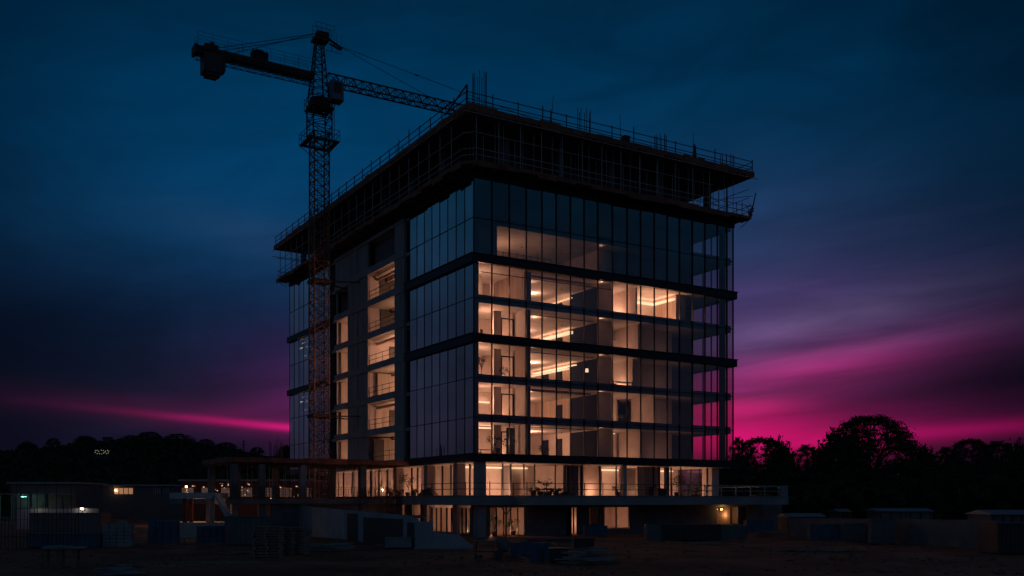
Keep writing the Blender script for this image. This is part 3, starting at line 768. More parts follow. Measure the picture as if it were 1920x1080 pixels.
    for zz in (.6, 1.6, 2.6): q.tube((27, .6, SZ1 + zz), (BW + 1.1, .6 + zz, SZ1 + zz + .1), .03)
    for i in range(10):
        x = 27 + rnd.random() * 4; y = rnd.uniform(0, 14); q.tube((x, y, SZ1), (x + rnd.uniform(-.3, .3), y, zt), .028)
    q.tube((28.5, -1.3, SZ1 + 1.3), (BW + 1.9, -1.0, SZ1 + 2.45), .035)
    q.build('bracing', M_STEELD, sc)
    q = MB()                                               # far left end
    for y in (46, 48, 50, 52): q.tube((.6, y, SZ1), (.6, y, zt), .035)
    for zz in (.55, 1.1, 2.9): q.tube((-1.4, BD + 1, SZ1 + zz), (6, BD + 1, SZ1 + zz), .04)
    q.tube((-2.1, BD + .8, SZ1 + 3.0), (4, BD + .8, SZ1 + 3.1), .045)
    q.build('bracing', M_STEELD, sc)
scaffold()
t = thing('scaffold_pole', 'bent bundle of tubes and netting leaning out from the tip of the scaffold platform', 'pole', (BW + 1.15, -1.4, SZ1))
MB().tube((0, 0, -.1), (.85, .1, 2.7), .06, 6).tube((.1, 0, .2), (-.3, .3, 1.2), .04).build('tube', M_STEELD, t)
q = MB()
for i in range(14): q.cbox(rnd.uniform(-.1, .45), rnd.uniform(-.1, .2), rnd.uniform(.1, 1.25), rnd.uniform(.12, .34), .1, rnd.uniform(.12, .36), rnd.random() * 3, rnd.random())
q.build('netting', M_PLYD, t)

rg = thing('roof_guardrail', 'two bar tube guardrail running round the edge of the roof deck', 'railing', (0, 0, RZ1))
rail_run(None, None, [(BW + 1.3, 12), (BW + 1.3, -1.5)], 0, hs=(.6, 1.15), parent=rg, step=2.6, h=1.3)
rail_run(None, None, [(BW + 1.3, -1.5), (-1.5, -1.5)], 0, hs=(.62, 1.2), parent=rg, step=2.55, h=1.35, r=.042, post=.05)
rail_run(None, None, [(-1.5, -1.45), (-1.5, BD + 1.3)], 0, hs=(.62, 1.2), parent=rg, step=2.3, h=1.35, r=.042, post=.05)
MB().tube((-1.3, 3.0, .7), (-1.45, -1.3, 1.75), .07, 6).build('brace', M_STEELD, rg)
MB().tube((-1.45, -1.45, 0), (-1.45, -1.45, 1.8), .09, 6).build('brace', M_STEELD, rg)
MB().tube((BW + 1.3, -1.5, .33), (-1.4, -1.52, .36), .035).build('rail', M_STEELD, rg)
# debris line along the roof edge
q = MB()
for i in range(90):
    x = rnd.uniform(4, 27); q.cbox(x, rnd.uniform(-1.3, -.6), .04 + rnd.uniform(0, .18), rnd.uniform(.05, .3), .1, rnd.uniform(.06, .4), rnd.random(), rnd.random() * .6)
tag(q.build('roof_debris', M_PLYD, None, (0, 0, RZ1)), 'loose offcuts and clamps scattered along the front edge of the roof deck', 'debris', kind='stuff')

# column starter bars
def rebar(x, y, n, h, wdt, lab):
    t = MB()
    for k in range(n):
        a = 2 * math.pi * k / n; hx, hy = math.cos(a) * wdt, math.sin(a) * wdt
        t.tube((hx, hy, 0), (hx + rnd.uniform(-.03, .03), hy, h * rnd.uniform(.92, 1.0)), .032)
    for zz in (.4, .8): t.tube((-wdt, 0, zz), (wdt, 0, zz), .02); 
    o = t.build('column_rebar', M_REBAR, B, (x, y, RZ1)); o['label'] = lab
for px, n, h, wd, lab in ((899, 9, 3.9, .62, 'tallest cage of starter bars near the front roof corner'), (1095, 7, 3.0, .62, 'starter bars halfway along the front roof edge'),
                     (1239, 8, 2.4, .58, 'starter bars right of the middle of the roof edge'), (1362, 8, 2.0, .6, 'short starter bars near the right roof corner')):
    rebar(Xof(px, 1.5), 1.5, n, h + .8, wd, lab)
for px, n, h in ((749, 5, 2.2), (640, 4, 2.0), (690, 4, 1.4)):
    rebar(.5, Yof(px, .5), n, h + .5, .4, 'thin starter bars on the left side of the roof')
def pole(px, h, tiltv, base, lab, big=False):
    x = Xof(px, -1.0); t = thing('roof_pole', lab, 'pole', (x, -1.0, RZ1), group='poles standing on the front roof edge')
    MB().tube((0, 0, 0), (tiltv, 0, h), .045, 6, .02).build('shaft', M_STEELD, t)
    q = MB()
    for i in range(9 if big else 5):
        q.tube((rnd.uniform(-.16, .16) * (2.2 if big else 1), rnd.uniform(-.1, .1), 0), (rnd.uniform(-.06, .12) * (2.2 if big else 1), 0, base * rnd.uniform(.6, 1)), .10 if big else .05, 5, .04)
    q.build('clamp_bundle', M_PLYD, t)
pole(1032, 3.1, .35, 1.7, 'slanting pole with a spiky base on the roof, between first and second rebar cages')
pole(1164, 2.9, -.1, .5, 'thin upright pole on the roof beside a small dark box')
pole(1301, 3.0, -.1, 1.8, 'upright pole rising from a bulky wrapped bundle on the roof towards its right end', True)
x = Xof(1173.5, -1.0)
t = thing('site_box', 'small dark equipment box on the roof edge beside the thin upright pole', 'box', (x, -1.0, RZ1))
MB().box(-.3, -.25, .06, .3, .25, .80).build('case', M_DARKP, t); MB().box(-.34, -.29, .801, .34, .29, .88).build('cap', M_STEELD, t); MB().box(-.3, -.2, 0, -.15, .2, .059).box(.15, -.2, 0, .3, .2, .059).build('skid', M_STEELD, t)

# ------------------------------------------------------------------ unfinished podium on the left
PX0, PX1, PY0, PY1 = -18.3, -.5, 12.5, 21.8
pod = thing('podium_frame', 'unfinished open concrete podium wing with plywood formwork roof on columns and props', 'structure', (0, 0, 0))
def podium():
    MB().box(PX0, PY0, 6.85, PX1, PY1, 7.12).build('roof_formwork', M_PLYD, pod)
    k = MB(); x = PX0
    while x < PX1 - .2:
        x1 = min(x + rnd.uniform(1.8, 2.6), PX1); k.box(x, PY0 - .07, 6.72 + rnd.uniform(0, .06), x1 - .02, PY0 - .005, 7.16 + rnd.uniform(0, .1)); x = x1
    y = PY0
    while y < PY1 - .2:
        y1 = min(y + rnd.uniform(1.8, 2.6), PY1); k.box(PX0 - .07, y, 6.74 + rnd.uniform(0, .08), PX0 - .005, y1 - .02, 7.16 + rnd.uniform(0, .08)); y = y1
    k.build('formwork_edge', M_PLY, pod)
    j = MB()
    for i in range(26): x = PX0 + .2 + i * .69; j.box(x - .04, PY0 + .02, 6.62, x + .04, PY1, 6.84)
    j.build('joist', M_PLYD, pod)
    MB().box(PX0 - .3, PY0 - .3, 2.95, PX1 - .9, PY1 + 14, 3.42).build('floor_slab', M_CONCD, pod)
    for x, mt in ((PX0 + .7, M_CONCD), (PX0 + 3.2, M_CONCD), (-11.2, M_PALE), (-5.2, M_CONCD)):
        MB().box(x - .3, PY0 + .2, 3.42, x + .3, PY0 + .8, 6.61).build('column', mt, pod)
        MB().box(x - .28, PY0 + .3, 0, x + .28, PY0 + .86, 2.95).build('column', mt, pod)
        MB().box(x - .3, PY1 - .8, 3.42, x + .3, PY1 - .2, 6.61).build('column', mt, pod)
    for i in range(48):
        x = PX0 + .5 + (i % 24) * .74 + rnd.uniform(-.15, .15); y = PY0 + 1.2 + (i // 24) * 3.6 + rnd.uniform(-.3, .3)
        MB().tube((x, y, 3.42), (x + rnd.uniform(-.08, .08), y, 6.61), .03).build('prop', M_STEEL if i % 3 else M_STEELD, pod)
    # concrete upstand beneath, seen against the yard
    MB().box(-14.2, PY0 + .4, 0, -1.0, PY0 + .7, 2.94).build('retaining_wall', M_CONCD, pod)
podium()
lf = thing('rebar_mesh_fence', 'rust brown fence of close upright rebar along the podium deck edge', 'fence', (0, 0, 3.42))
q = MB()
n = 150
for i in range(n):
    x = PX0 + (i + rnd.random() * .8) * 17.0 / n; hh = rnd.uniform(.95, 1.25) if rnd.random() > .3 else rnd.uniform(1.3, 2.2)
    q.tube((x, PY0 - .2, 0), (x + rnd.uniform(-.05, .05), PY0 - .2, hh), .016)
q.build('upright_bar', M_REBAR, lf)['kind'] = 'stuff'
q = MB()
for zz in (.15, .4, .65, .9, 1.1): q.tube((PX0, PY0 - .2, zz), (-1.4, PY0 - .2, zz), .014)
q.build('cross_bar', M_REBAR, lf)
lf = thing('rebar_mesh_fence', 'tall dense rebar cage standing between the crane mast and the lit terrace windows', 'fence', (-3.5, 8.0, 0))
q = MB()
for i in range(110):
    y = rnd.uniform(0, 10.5); q.tube((rnd.uniform(-.2, .2), y, 1.0), (rnd.uniform(-.3, .3), y + rnd.uniform(-.3, .3), rnd.uniform(2.8, 4.6)), .018)
for zz in (1.6, 2.2, 2.9, 3.5): q.tube((0, 0, zz), (0, 10.5, zz), .016)
tag(q.build('upright_bar', M_REBAR, lf), kind='stuff')
MB().box(-.3, -.2, 0, .3, 10.7, 1.15).build('footing', M_CONCD, lf)

# ------------------------------------------------------------------ tower crane
CX, CY = -4.04, 28.4
cr = thing('tower_crane', 'orange brown lattice tower crane standing beside the left face of the building', 'crane', (CX, CY, 0))
def truss(mb, P, Q, w, h, n, rc=.06, rd=.035, tri=False):
    """lattice box girder between P and Q (centre lines); w across, h up"""
    P = Vector(P); Q = Vector(Q); d = (Q - P).normalized()
    up = Vector((0, 0, 1)) if abs(d.z) < .9 else Vector((0, 1, 0))
    sx = d.cross(up).normalized(); up = sx.cross(d)
    offs = [(-w/2, -h/2), (w/2, -h/2), (0, h/2)] if tri else [(-w/2, -h/2), (w/2, -h/2), (w/2, h/2), (-w/2, h/2)]
    nodes = [[P.lerp(Q, k / n) + sx * a + up * b for k in range(n + 1)] for a, b in offs]
    for c in nodes: mb.tube(c[0], c[-1], rc)
    m_ = len(nodes)
    for i in range(m_):
        a, b = nodes[i], nodes[(i + 1) % m_]
        for k in range(n):
            if k % 2: mb.tube(a[k], b[k + 1], rd)
            else: mb.tube(b[k], a[k + 1], rd)
            mb.tube(a[k], b[k], rd * .8)
def crane():
    mz = 44.2
    b = MB(); truss(b, (0, 0, 0), (0, 0, mz), 1.7, 1.7, 40, .09, .045); truss(b, (0, 0, mz), (0, 0, 0), 1.62, 1.62, 40, .05, .04); b.build('mast', M_CRANE, cr)
    MB().box(-2.4, -2.4, -.1, 2.4, 2.4, .8).build('foundation', M_CONCD, cr)
    ld = MB(); ld.tube((-.25, 0, 1), (-.25, 0, mz), .03); ld.tube((.25, 0, 1), (.25, 0, mz), .03)
    for k in range(110): ld.tube((-.25, 0, 1 + k * .39), (.25, 0, 1 + k * .39), .018)
    ld.build('ladder', M_STEELD, cr)
    for zz in (12.5, 27.5):
        MB().box(-1.05, -1.05, zz, 1.05, -.86, zz + .35).box(-1.05, .86, zz, 1.05, 1.05, zz + .35).box(-1.05, -.859, zz, -.86, .859, zz + .35).box(.86, -.859, zz, 1.05, .859, zz + .35).build('tie_collar', M_CRANED, cr)
    for zz in (13, 28):
        MB().tube((.9, .6, zz - .3), (4.2, 2.2, zz - .3), .09).tube((.9, -.6, zz - .3), (4.2, -2.0, zz - .3), .09).build('wall_tie', M_CRANED, cr)
    # climbing cage with two railed platforms
    z1, z2 = 43.0, 47.4
    for zz, rr, mt in ((z1, 1.75, M_CRANED), (z2 - .6, 1.3, M_CRANED)):
        p = MB()
        p.box(-rr, -rr, zz, rr, -rr + .5, zz + .14); p.box(-rr, rr - .5, zz, rr, rr, zz + .14); p.box(-rr, -rr + .501, zz, -rr + .5, rr - .501, zz + .14); p.box(rr - .5, -rr + .501, zz, rr, rr - .501, zz + .14)
        o = p.build('platform', mt, cr); g = MB()
        for hh in (.55, 1.05):
            for a, b_ in (((-rr, -rr), (rr, -rr)), ((rr, -rr), (rr, rr)), ((rr, rr), (-rr, rr)), ((-rr, rr), (-rr, -rr))):
                g.tube((*a, zz + .22 + hh), (*b_, zz + .22 + hh), .03)
        for k in range(5):
            s = -rr + k * rr / 2
            for a in ((s, -rr), (s, rr), (-rr, s), (rr, s)): g.tube((*a, zz + .2), (*a, zz + 1.3), .03)
        g.build('railing', M_STEELD, o)
        u = MB()
        for sx in (-1, 1):
            for sy in (-1, 1): u.tube((sx * rr * .95, sy * rr * .95, zz), (sx * .85, sy * .85, zz - 1.0), .05)
        u.build('strut', mt, o)
    b = MB(); truss(b, (0, 0, z1 + .2), (0, 0, z2), 2.15, 2.15, 5, .09, .05); b.build('climbing_cage', M_CRANED, cr)
    b = MB(); b.tube((-1.15, -1.15, z1 + .3), (-1.15, -1.15, z2), .05); b.tube((1.3, -1.15, z1 + .3), (1.3, -1.15, z2), .04); b.build('cable_duct', M_STEELD, cr)
    b = MB(); b.tube((0, 0, z2 - .35), (0, 0, z2 + .15), 1.25, 16); b.tube((0, 0, z2 + .151), (0, 0, z2 + .6), 1.05, 16); b.build('slewing_ring', M_CRANED, cr)
    # tower head (A frame tapering)
    zt = 55.4; zb = z2 + .6
    h = MB(); prev = None
    nlev = 9
    for k in range(nlev + 1):
        f = k / nlev; zz = zb + (zt - zb) * f; wv = 1.05 * (1 - f) + .32 * f
        cs = [Vector((-wv, -wv * .8, zz)), Vector((wv * .75, -wv * .8, zz)), Vector((wv * .75, wv * .8, zz)), Vector((-wv, wv * .8, zz))]
        if prev:
            for i in range(4):
                h.tube(prev[i], cs[i], .085); h.tube(prev[i], cs[(i + 1) % 4], .045); h.tube(cs[i], cs[(i + 1) % 4], .045)
        prev = cs
    h.build('tower_head', M_CRANED, cr)
    p = MB(); p.box(-.75, -.7, zt - 1.0, .9, .7, zt - .7); p.box(-.3, -.4, zt - .5, 1.0, .4, zt + .15)
    o = p.build('head_platform', M_CRANED, cr); g = MB()
    for zz in (zt + .45, zt + .95): g.tube((-.6, -.6, zz), (1.6, -.6, zz - .1), .022); g.tube((-.6, .6, zz), (1.6, .6, zz - .1), .022)
    for xx in (-.6, .0, .6, 1.5): g.tube((xx, -.6, zt - .7), (xx, -.6, zt + .95), .022); g.tube((xx, .6, zt - .7), (xx, .6, zt + .95), .022)
    for zz in (zt - 1.2, zt - 2.0): g.tube((.5, -.6, zz), (2.4, -.6, zz), .03); 
    for xx in (1.2, 1.8, 2.4): g.tube((xx, -.6, zt - 2.0), (xx, -.6, zt + .1), .022)
    g.build('railing', M_STEELD, o)
    s = MB(); s.tube((.4, 0, zt - .1), (2.7, 0, zt - 1.1), .16, 6); s.tube((1.2, 0, zt - .9), (2.5, 0, zt - 1.3), .12, 6); s.build('sheave_arm', M_CRANED, cr)
    # jib
    jz = 50.6
    b = MB(); truss(b, (1.0, 0, jz), (44, 0, jz), 1.3, 1.2, 42, .095, .055, True); b.build('jib', M_CRANED, cr)
    b = MB(); b.box(-13.4, -.55, 50.0, -.8, .55, 50.28); b.box(-13.4, -.72, 50.281, -.8, -.56, 50.62); b.box(-13.4, .56, 50.281, -.8, .72, 50.62)
    cj = b.build('counter_jib', M_CRANED, cr); g = MB()
    truss(g, (-13.3, 0, 49.75), (-.9, 0, 49.75), 1.2, .42, 16, .05, .03)
    for s_ in (-.72, .72):
        for hh in (.7, 1.25, 1.75): g.tube((-13.4, s_, 50.6 + hh * .8), (-.9, s_, 50.6 + hh * .8), .018)
        for k in range(9): xx = -13.4 + k * 1.54; g.tube((xx, s_, 50.6), (xx, s_, 51.9), .022)
    g.build('walkway_railing', M_STEELD, cj)
    c = MB(); c.box(-12.8, -.85, 48.1, -10.9, .85, 50.0); c.box(-12.5, -.7, 47.8, -11.2, .7, 48.099); c.box(-10.89, -.6, 48.5, -10.5, .6, 49.9); c.build('counterweight', M_DARKP, cr)
    c = MB(); c.box(-12.6, -.5, 50.3, -11.2, .5, 51.1); c.box(-12.0, -.35, 51.11, -11.6, .35, 51.4); c.box(-13.7, -.8, 49.8, -13.41, .8, 50.7); c.build('hoist_winch', M_CRANED, cr)
    c = MB(); c.box(-7.6, -.5, 50.63, -5.9, .5, 51.6); c.box(-7.2, -.35, 51.61, -6.4, .35, 51.8); c.build('machinery_box', M_STEELD, cr)
    # cab
    c = MB(); c.prism([(1.0, -1.35), (2.2, -1.35), (2.45, -1.1), (2.45, .2), (1.0, .2)], 47.9, 50.0); cb = c.build('cab', M_CAB, cr)
    MB().box(2.455, -.95, 48.6, 2.475, .05, 49.8).box(1.2, -1.375, 48.6, 2.1, -1.355, 49.8).build('cab_window', M_DARKP, cb)
    # pendants
    for (a, b_) in (((2.6, 0, zt - 1.0), (13.6, 0, jz + .62)), ((2.6, 0, zt - .9), (31, 0, jz + .62)),
                    ((-.3, -.25, zt - .2), (-11.6, -.5, 50.7)), ((-.3, .25, zt - .3), (-11.6, .5, 50.7)), ((-.3, 0, zt - .1), (-9.5, 0, 50.9))):
        MB().tube(a, b_, .035, 6).build('pendant_bar', M_STEELD, cr)
    for f in (.33, .62):
        A = Vector((2.6, 0, zt - .9)); Bv = Vector((31, 0, jz + .62)); p = A.lerp(Bv, f); MB().cbox(p.x, p.y, p.z, .5, .12, .12).build('shackle', M_STEELD, cr)
crane()

# ------------------------------------------------------------------ hills
import mathutils.noise as mn
def interp(tab, x):
    if x <= tab[0][0]: return tab[0][1]
    for (a, b), (c, d) in zip(tab[:-1], tab[1:]):
        if x <= c: return b + (d - b) * (x - a) / (c - a)
    return tab[-1][1]
M_HILL = mat('hill_scrub', (.05, .06, .035), .95, var=.5, scale=.05)
LEFTP = [(-900, 22), (-300, 34), (0, 37), (60, 38), (150, 42), (200, 43.5), (280, 45.5), (345, 44), (430, 39), (500, 34), (560, 32), (700, 26), (900, 20), (1200, 16), (1375, 19), (1500, 21), (1920, 22), (2800, 20)]
def hills():
    mb = MB(); cols = list(range(-900, 2801, 20)); ds = [230, 280, 330, 390, 450, 520, 600, 680, 800]
    for j, d in enumerate(ds):
        for px in cols:
            p = world_at(px, d); t = max(0, min(1, (d - 250) / 350)); t = t * t * (3 - 2 * t)
            if d > 600: t = 1 - (d - 600) / 260
            z = (interp(LEFTP, px) - 7) * t + (1.2 * mn.noise(Vector((p.x * .02, p.y * .02, 1))) if 0 < t else 0) * min(1, t * 3) - .3
            mb.v.append((p.x, p.y, z))
    nc = len(cols)
    for j in range(len(ds) - 1):
        for i in range(nc - 1):
            a = j * nc + i; mb.f.append((a, a + 1, a + nc + 1, a + nc))
    o = mb.build('hills', M_HILL, smooth=True); tag(o, kind='structure')
hills()

# ------------------------------------------------------------------ trees
def leaf_card(mb, c, s, rr):
    a = Vector((rr.gauss(0, 1), rr.gauss(0, 1), rr.gauss(0, .7))).normalized()
    b = a.cross(Vector((rr.gauss(0, 1), rr.gauss(0, 1), rr.gauss(0, 1)))).normalized()
    a *= s; b *= s * .6
    mb.quad(c - a, c - b * .9, c + a, c + b)
def make_tree(kind, H, Wd, seed, leaf=.45, nclump=140, per=34):
    """umbrella: flat spreading rain-tree crown with see-through underside; dome: dense rounded crown"""
    rr = random.Random(seed); cr_ = MB(); tr = MB()
    th = H * (.30 if kind == 'umbrella' else .25)
    tr.tube((0, 0, -.5), (rr.uniform(-.3, .3), 0, th), H * .045, 8, H * .03)
    fork = Vector((0, 0, th)); limbs = []
    nl = 9 if kind == 'umbrella' else 7
    for k in range(nl):
        a = 2 * math.pi * k / nl + rr.uniform(-.3, .3); ro = Wd * .5 * rr.uniform(.35, .62)
        mid = fork + Vector((math.cos(a) * ro * .45, math.sin(a) * ro * .45, (H - th) * rr.uniform(.28, .42)))
        end = fork + Vector((math.cos(a) * ro, math.sin(a) * ro, (H - th) * rr.uniform(.5, .72)))
        tr.tube(fork, mid, H * .018, 6, H * .012); tr.tube(mid, end, H * .012, 5, H * .006); limbs += [mid, end]
    for i in range(nclump):
        a = rr.uniform(0, 2 * math.pi); r = math.sqrt(rr.random())
        lump = 1 + .07 * math.sin(3 * a + seed) + .05 * math.sin(5 * a + 2 * seed) + .04 * math.sin(9 * a)
        x, y = math.cos(a) * r * Wd / 2 * lump, math.sin(a) * r * Wd / 2 * lump
        if kind == 'umbrella':
            top = th + (H - th) * (1 - .58 * r ** 2.6); z = top - abs(rr.gauss(0, .028)) * H - .3
            
            z += .016 * H * math.sin(x * 1.1 + seed) * math.cos(y * .9)
            sx, sz = Wd * .032, H * .009
            thin = rr.random() < .30
            if thin: z = top - rr.uniform(.1, .6) * (top - th) ; sx *= 1.3
        else:
            top = th + (H - th) * math.sqrt(max(0.02, 1 - r * r * .96)); bot = th + (H - th) * .18
            z = rr.uniform(bot, top) if rr.random() < .45 else top - rr.uniform(0, .08) * H
            sx, sz = Wd * .07, H * .055; thin = False
        c = Vector((x, y, z))
        near = min(limbs, key=lambda q: (q - c).length)
        kink = near.lerp(c, .55) + Vector((rr.uniform(-.4, .4), rr.uniform(-.4, .4), rr.uniform(-.5, .1)))
        tr.tube(near, kink, H * .0048, 4, H * .0034); tr.tube(kink, c, H * .0034, 3, H * .002)
        for j in range(int(per * rr.uniform(.6, 1.3) * (.35 if thin else 1))):
            leaf_card(cr_, c + Vector((rr.gauss(0, sx), rr.gauss(0, sx), rr.gauss(0, sz))), leaf * rr.uniform(.6, 1.3), rr)
    return tr, cr_
PROTO = {}
def tree(kind, var, px, d, H, Wd, label, group, z0=0.0, rz=None):
    key = (kind, var)
    if key not in PROTO:
        H0, W0 = {'umbrella': (20, 26), 'dome': (13, 13)}[kind]
        args = {('umbrella', 0): dict(seed=5, leaf=.26, nclump=520, per=26), ('umbrella', 1): dict(seed=11, leaf=.34, nclump=330, per=24), ('umbrella', 2): dict(seed=23, leaf=.34, nclump=280, per=24),
                ('dome', 0): dict(seed=31, leaf=.42, nclump=170, per=30), ('dome', 1): dict(seed=47, leaf=.45, nclump=130, per=34), ('dome', 2): dict(seed=53, leaf=.45, nclump=120, per=30)}[key]
        tr, c = make_tree(kind, H0, W0, **args)
        t = thing('rain_tree' if kind == 'umbrella' else 'broadleaf_tree', '', 'tree')
        tr.build('trunk', M_BARK, t); cc = c.build('crown', M_LEAF, t)
        PROTO[key] = (t, H0, W0, [False])
    t, H0, W0, used = PROTO[key]
    p = world_at(px, d, z0); rz = rnd.uniform(0, 6.28) if rz is None else rz
    if not used[0]:
        o = t; used[0] = True; o.location = p; o.rotation_euler = (0, 0, rz)
    else: o = dup(t, p, rz)
    o.scale = (Wd / W0, Wd / W0, H / H0); o['label'] = label; o['group'] = group
    return o
def ztop(y, d): return 3.2 + (YH - y) * d / FOC
GR = 'trees of the dark wood on the right'
# named skyline trees on the right: (kind, variant, px, top y, width px, distance)
SKY = [('umbrella', 0, 1632, 777, 182, 205, 'largest umbrella crowned tree on the skyline, sky showing through its branches'),
       ('dome', 0, 1578, 808, 110, 170, 'dense dark dome tree standing in front of the largest umbrella tree'),
       ('umbrella', 1, 1428, 811, 120, 190, 'wide low umbrella tree just right of the building'),
       ('umbrella', 2, 1384, 812, 44, 215, 'small umbrella tree touching the right edge of the building'),
       ('dome', 1, 1466, 822, 50, 180, 'round tree at the right side of the low umbrella tree'),
       ('umbrella', 2, 1512, 826, 70, 200, 'small flat topped tree between the low umbrella tree and the dark dome tree'),
       ('umbrella', 1, 1820, 814, 95, 230, 'flat topped tree standing highest at the far right of the wood'),
       ('umbrella', 2, 1872, 819, 90, 220, 'flat topped tree overlapping the right side of the highest far right tree'),
       ('umbrella', 2, 1776, 830, 70, 220, 'low spreading tree left of the highest far right tree'),
       ('dome', 2, 1730, 836, 60, 200, 'low rounded tree right of the largest umbrella tree'),
       ('dome', 1, 1915, 826, 50, 190, 'round tree cut by the right edge of the photo')]
for k, v, px, ty, wpx, d, lab in SKY:
    tree(k, v, px, d, ztop(ty + (0 if wpx > 150 else 7), d), wpx * d / FOC, lab, GR, rz=1.1)
cnt_ = [0, 0, 0]; ORD = 'first second third fourth fifth sixth seventh eighth ninth tenth eleventh twelfth thirteenth fourteenth fifteenth sixteenth'.split()
i = 0
for row, (d, ty) in enumerate(((175, 872), (150, 884), (128, 900))):
    px = 1372 + row * 13
    while px < 1960:
        dd = d + rnd.uniform(-6, 6); H = ztop(ty + rnd.uniform(-7, 9), dd); wd = rnd.uniform(9, 13)
        cnt_[row] += 1; tree('dome', rnd.choice((0, 1, 2)), px, dd, H, wd, 'dark round crowned tree, %s from the left in the %s rank of the wood' % (ORD[cnt_[row] - 1], ('back', 'middle', 'front')[row]), GR)
        px += wd * FOC / d * rnd.uniform(.55, .75); i += 1
def undergrowth(px0, px1, d0, d1, n, h, s, name='undergrowth', lab='dense dark bushes under the trees of the wood', zf=None, seed=9):
    rr = random.Random(seed); mb = MB()
    for k in range(n):
        px = rr.uniform(px0, px1); d = rr.uniform(d0, d1); p = world_at(px, d)
        hh = h * (.55 + .45 * mn.noise(Vector((p.x * .12, p.y * .12, 0))) + .2 * rr.random())
        zb = zf(px, d) if zf else 0
        leaf_card(mb, Vector((p.x, p.y, zb + hh * rr.random() ** .7)), s * rr.uniform(.6, 1.4), rr)
    o = mb.build(name, M_LEAF); tag(o, lab, 'bushes', kind='stuff'); return o
undergrowth(1340, 1990, 118, 190, 15000, 6.0, .9)
undergrowth(-60, 560, 205, 260, 9000, 9.0, 1.1, lab='dark belt of bushes beyond the yard on the left', seed=4)
def hz(px, d):
    t = max(0, min(1, (d - 250) / 350)); t = t * t * (3 - 2 * t); return (interp(LEFTP, px) - 7) * t - .5
undergrowth(-120, 620, 300, 605, 26000, 4.5, 1.7, name='hillside_wood', lab='far off wood covering the hillside on the left', zf=hz, seed=6)
GL = 'trees on the ridge of the left hill'
for k, v, px, ty, wpx, lab in (('umbrella', 1, 281, 809, 44, 'highest umbrella tree on the crest of the left hill'), ('umbrella', 2, 334, 813, 56, 'wide flat tree on the hill crest right of the highest one'),
                          ('umbrella', 2, 246, 816, 40, 'flat tree on the hill crest left of the highest one'), ('dome', 0, 160, 818, 38, 'round tree on the hill crest left of the square tower'),
                          ('umbrella', 1, 100, 821, 26, 'small umbrella tree alone on the left slope of the hill'), ('dome', 1, 52, 829, 34, 'round tree low on the left slope of the hill'),
                          ('umbrella', 1, 424, 829, 42, 'flat tree on the falling right slope of the hill'), ('umbrella', 2, 386, 823, 34, 'small flat tree between two wider ones on the right slope'),
                          ('umbrella', 1, 482, 838, 28, 'small flat tree beside the thin mast'), ('dome', 2, 536, 836, 30, 'small round tree at the left edge of the building')):
    d = 600; z0 = interp(LEFTP, px) - 7.5
    tree(k, v, px, d, ztop(ty, d) - z0, wpx * d / FOC, lab, GL, z0=z0)
# square hut tower and thin mast on the ridge, house lights on the slope
p = world_at(202, 590, 37.5); t = thing('water_tower', 'small square tower block on the hill crest', 'tower', p, YAW)
MB().box(-2.3, -2, 0, 2.3, 2, 4.3).build('wall', M_DARKP, t); MB().box(-2.5, -2.2, 4.31, 2.5, 2.2, 4.8).build('roof', M_DARKP, t)
MB().box(-.5, -2.05, 0, .5, -2.003, 2.1).build('door', M_DARKP, t)
p = world_at(457, 590, 32); t = thing('radio_mast', 'thin lattice mast rising at the foot of the hill', 'mast', p, YAW)
b = MB(); truss(b, (0, 0, 0), (0, 0, 8.5), .9, .9, 8, .14, .08, True); b.build('lattice', M_STEELD, t)
MB().tube((-2.2, 0, 5.8), (2.2, 0, 5.8), .14).build('cross_arm', M_STEELD, t); MB().tube((-3, 0, 2.5), (3, 0, 2.5), .14).build('cross_arm', M_STEELD, t)
p = world_at(195, 440); t = thing('hillside_house', 'far house on the dark hill slope with a cluster of small pale lit windows', 'house', (p.x, p.y, hz(195, 440)), YAW)
MB().box(-3.6, -2, -1, 3.6, 2, 4.2).build('wall', M_DARKP, t); MB().box(-3.9, -2.3, 4.21, 3.9, 2.3, 4.5).build('roof', M_DARKP, t)
zz0 = ztop(848, 440) - hz(195, 440)
for k in range(16):
    x = -3.1 + (k % 8) * .88 + rnd.uniform(-.3, .3); z = zz0 - .5 + (k // 8) * 1.0 + rnd.uniform(-.4, .4)
    MB().box(x - .16, -2.05, z - .16, x + .16, -2.003, z + .16).build('window', M_LITWH, t)

# ------------------------------------------------------------------ distant left buildings
def shed(name, px0, px1, d, H, mw, lab, cat, cb=None, depth=10):
    A = world_at((px0 + px1) / 2, d); wid = (px1 - px0) * d / FOC
    t = thing(name, lab, cat, (A.x, A.y, 0), YAW)
    MB().box(-wid / 2, 0, 0, wid / 2, depth, H).build('wall', mw, t)
    MB().box(-wid / 2 - .4, -.5, H + .001, wid / 2 + .4, depth + .4, H + .3).build('roof', M_ROOFT, t)
    if cb: cb(t, wid, H)
    return t
def fx(px, px0, px1, wid): return (px - (px0 + px1) / 2) / (px1 - px0) * wid
def cbA(t, wid, H):
    MB().box(-wid / 2, -4, 4.25, wid / 2, -.51, 4.4).build('canopy', M_ROOFT, t)
    for k in range(5): x = -wid / 2 + .3 + k * (wid - .6) / 4; MB().box(x - .12, -3.9, 0, x + .12, -3.7, 4.24).build('post', M_CONCD, t)
    x = fx(58, 20, 142, wid); o = MB().cbox(x, -2.2, 3.9, .8, .22, .12).build('tube_lamp', M_TEAL, t)
    lamp(o, (x, -2.4, 3.6), 7, .06, (.4, 1, .85)); lamp(o, (x + 3.2, -2.4, 1.2), 2, .05, (.8, .95, .85))
shed('warehouse', 20, 142, 150, 5.9, M_DIM, 'long pale warehouse at the left edge, teal light glowing under its canopy', 'warehouse', cbA)
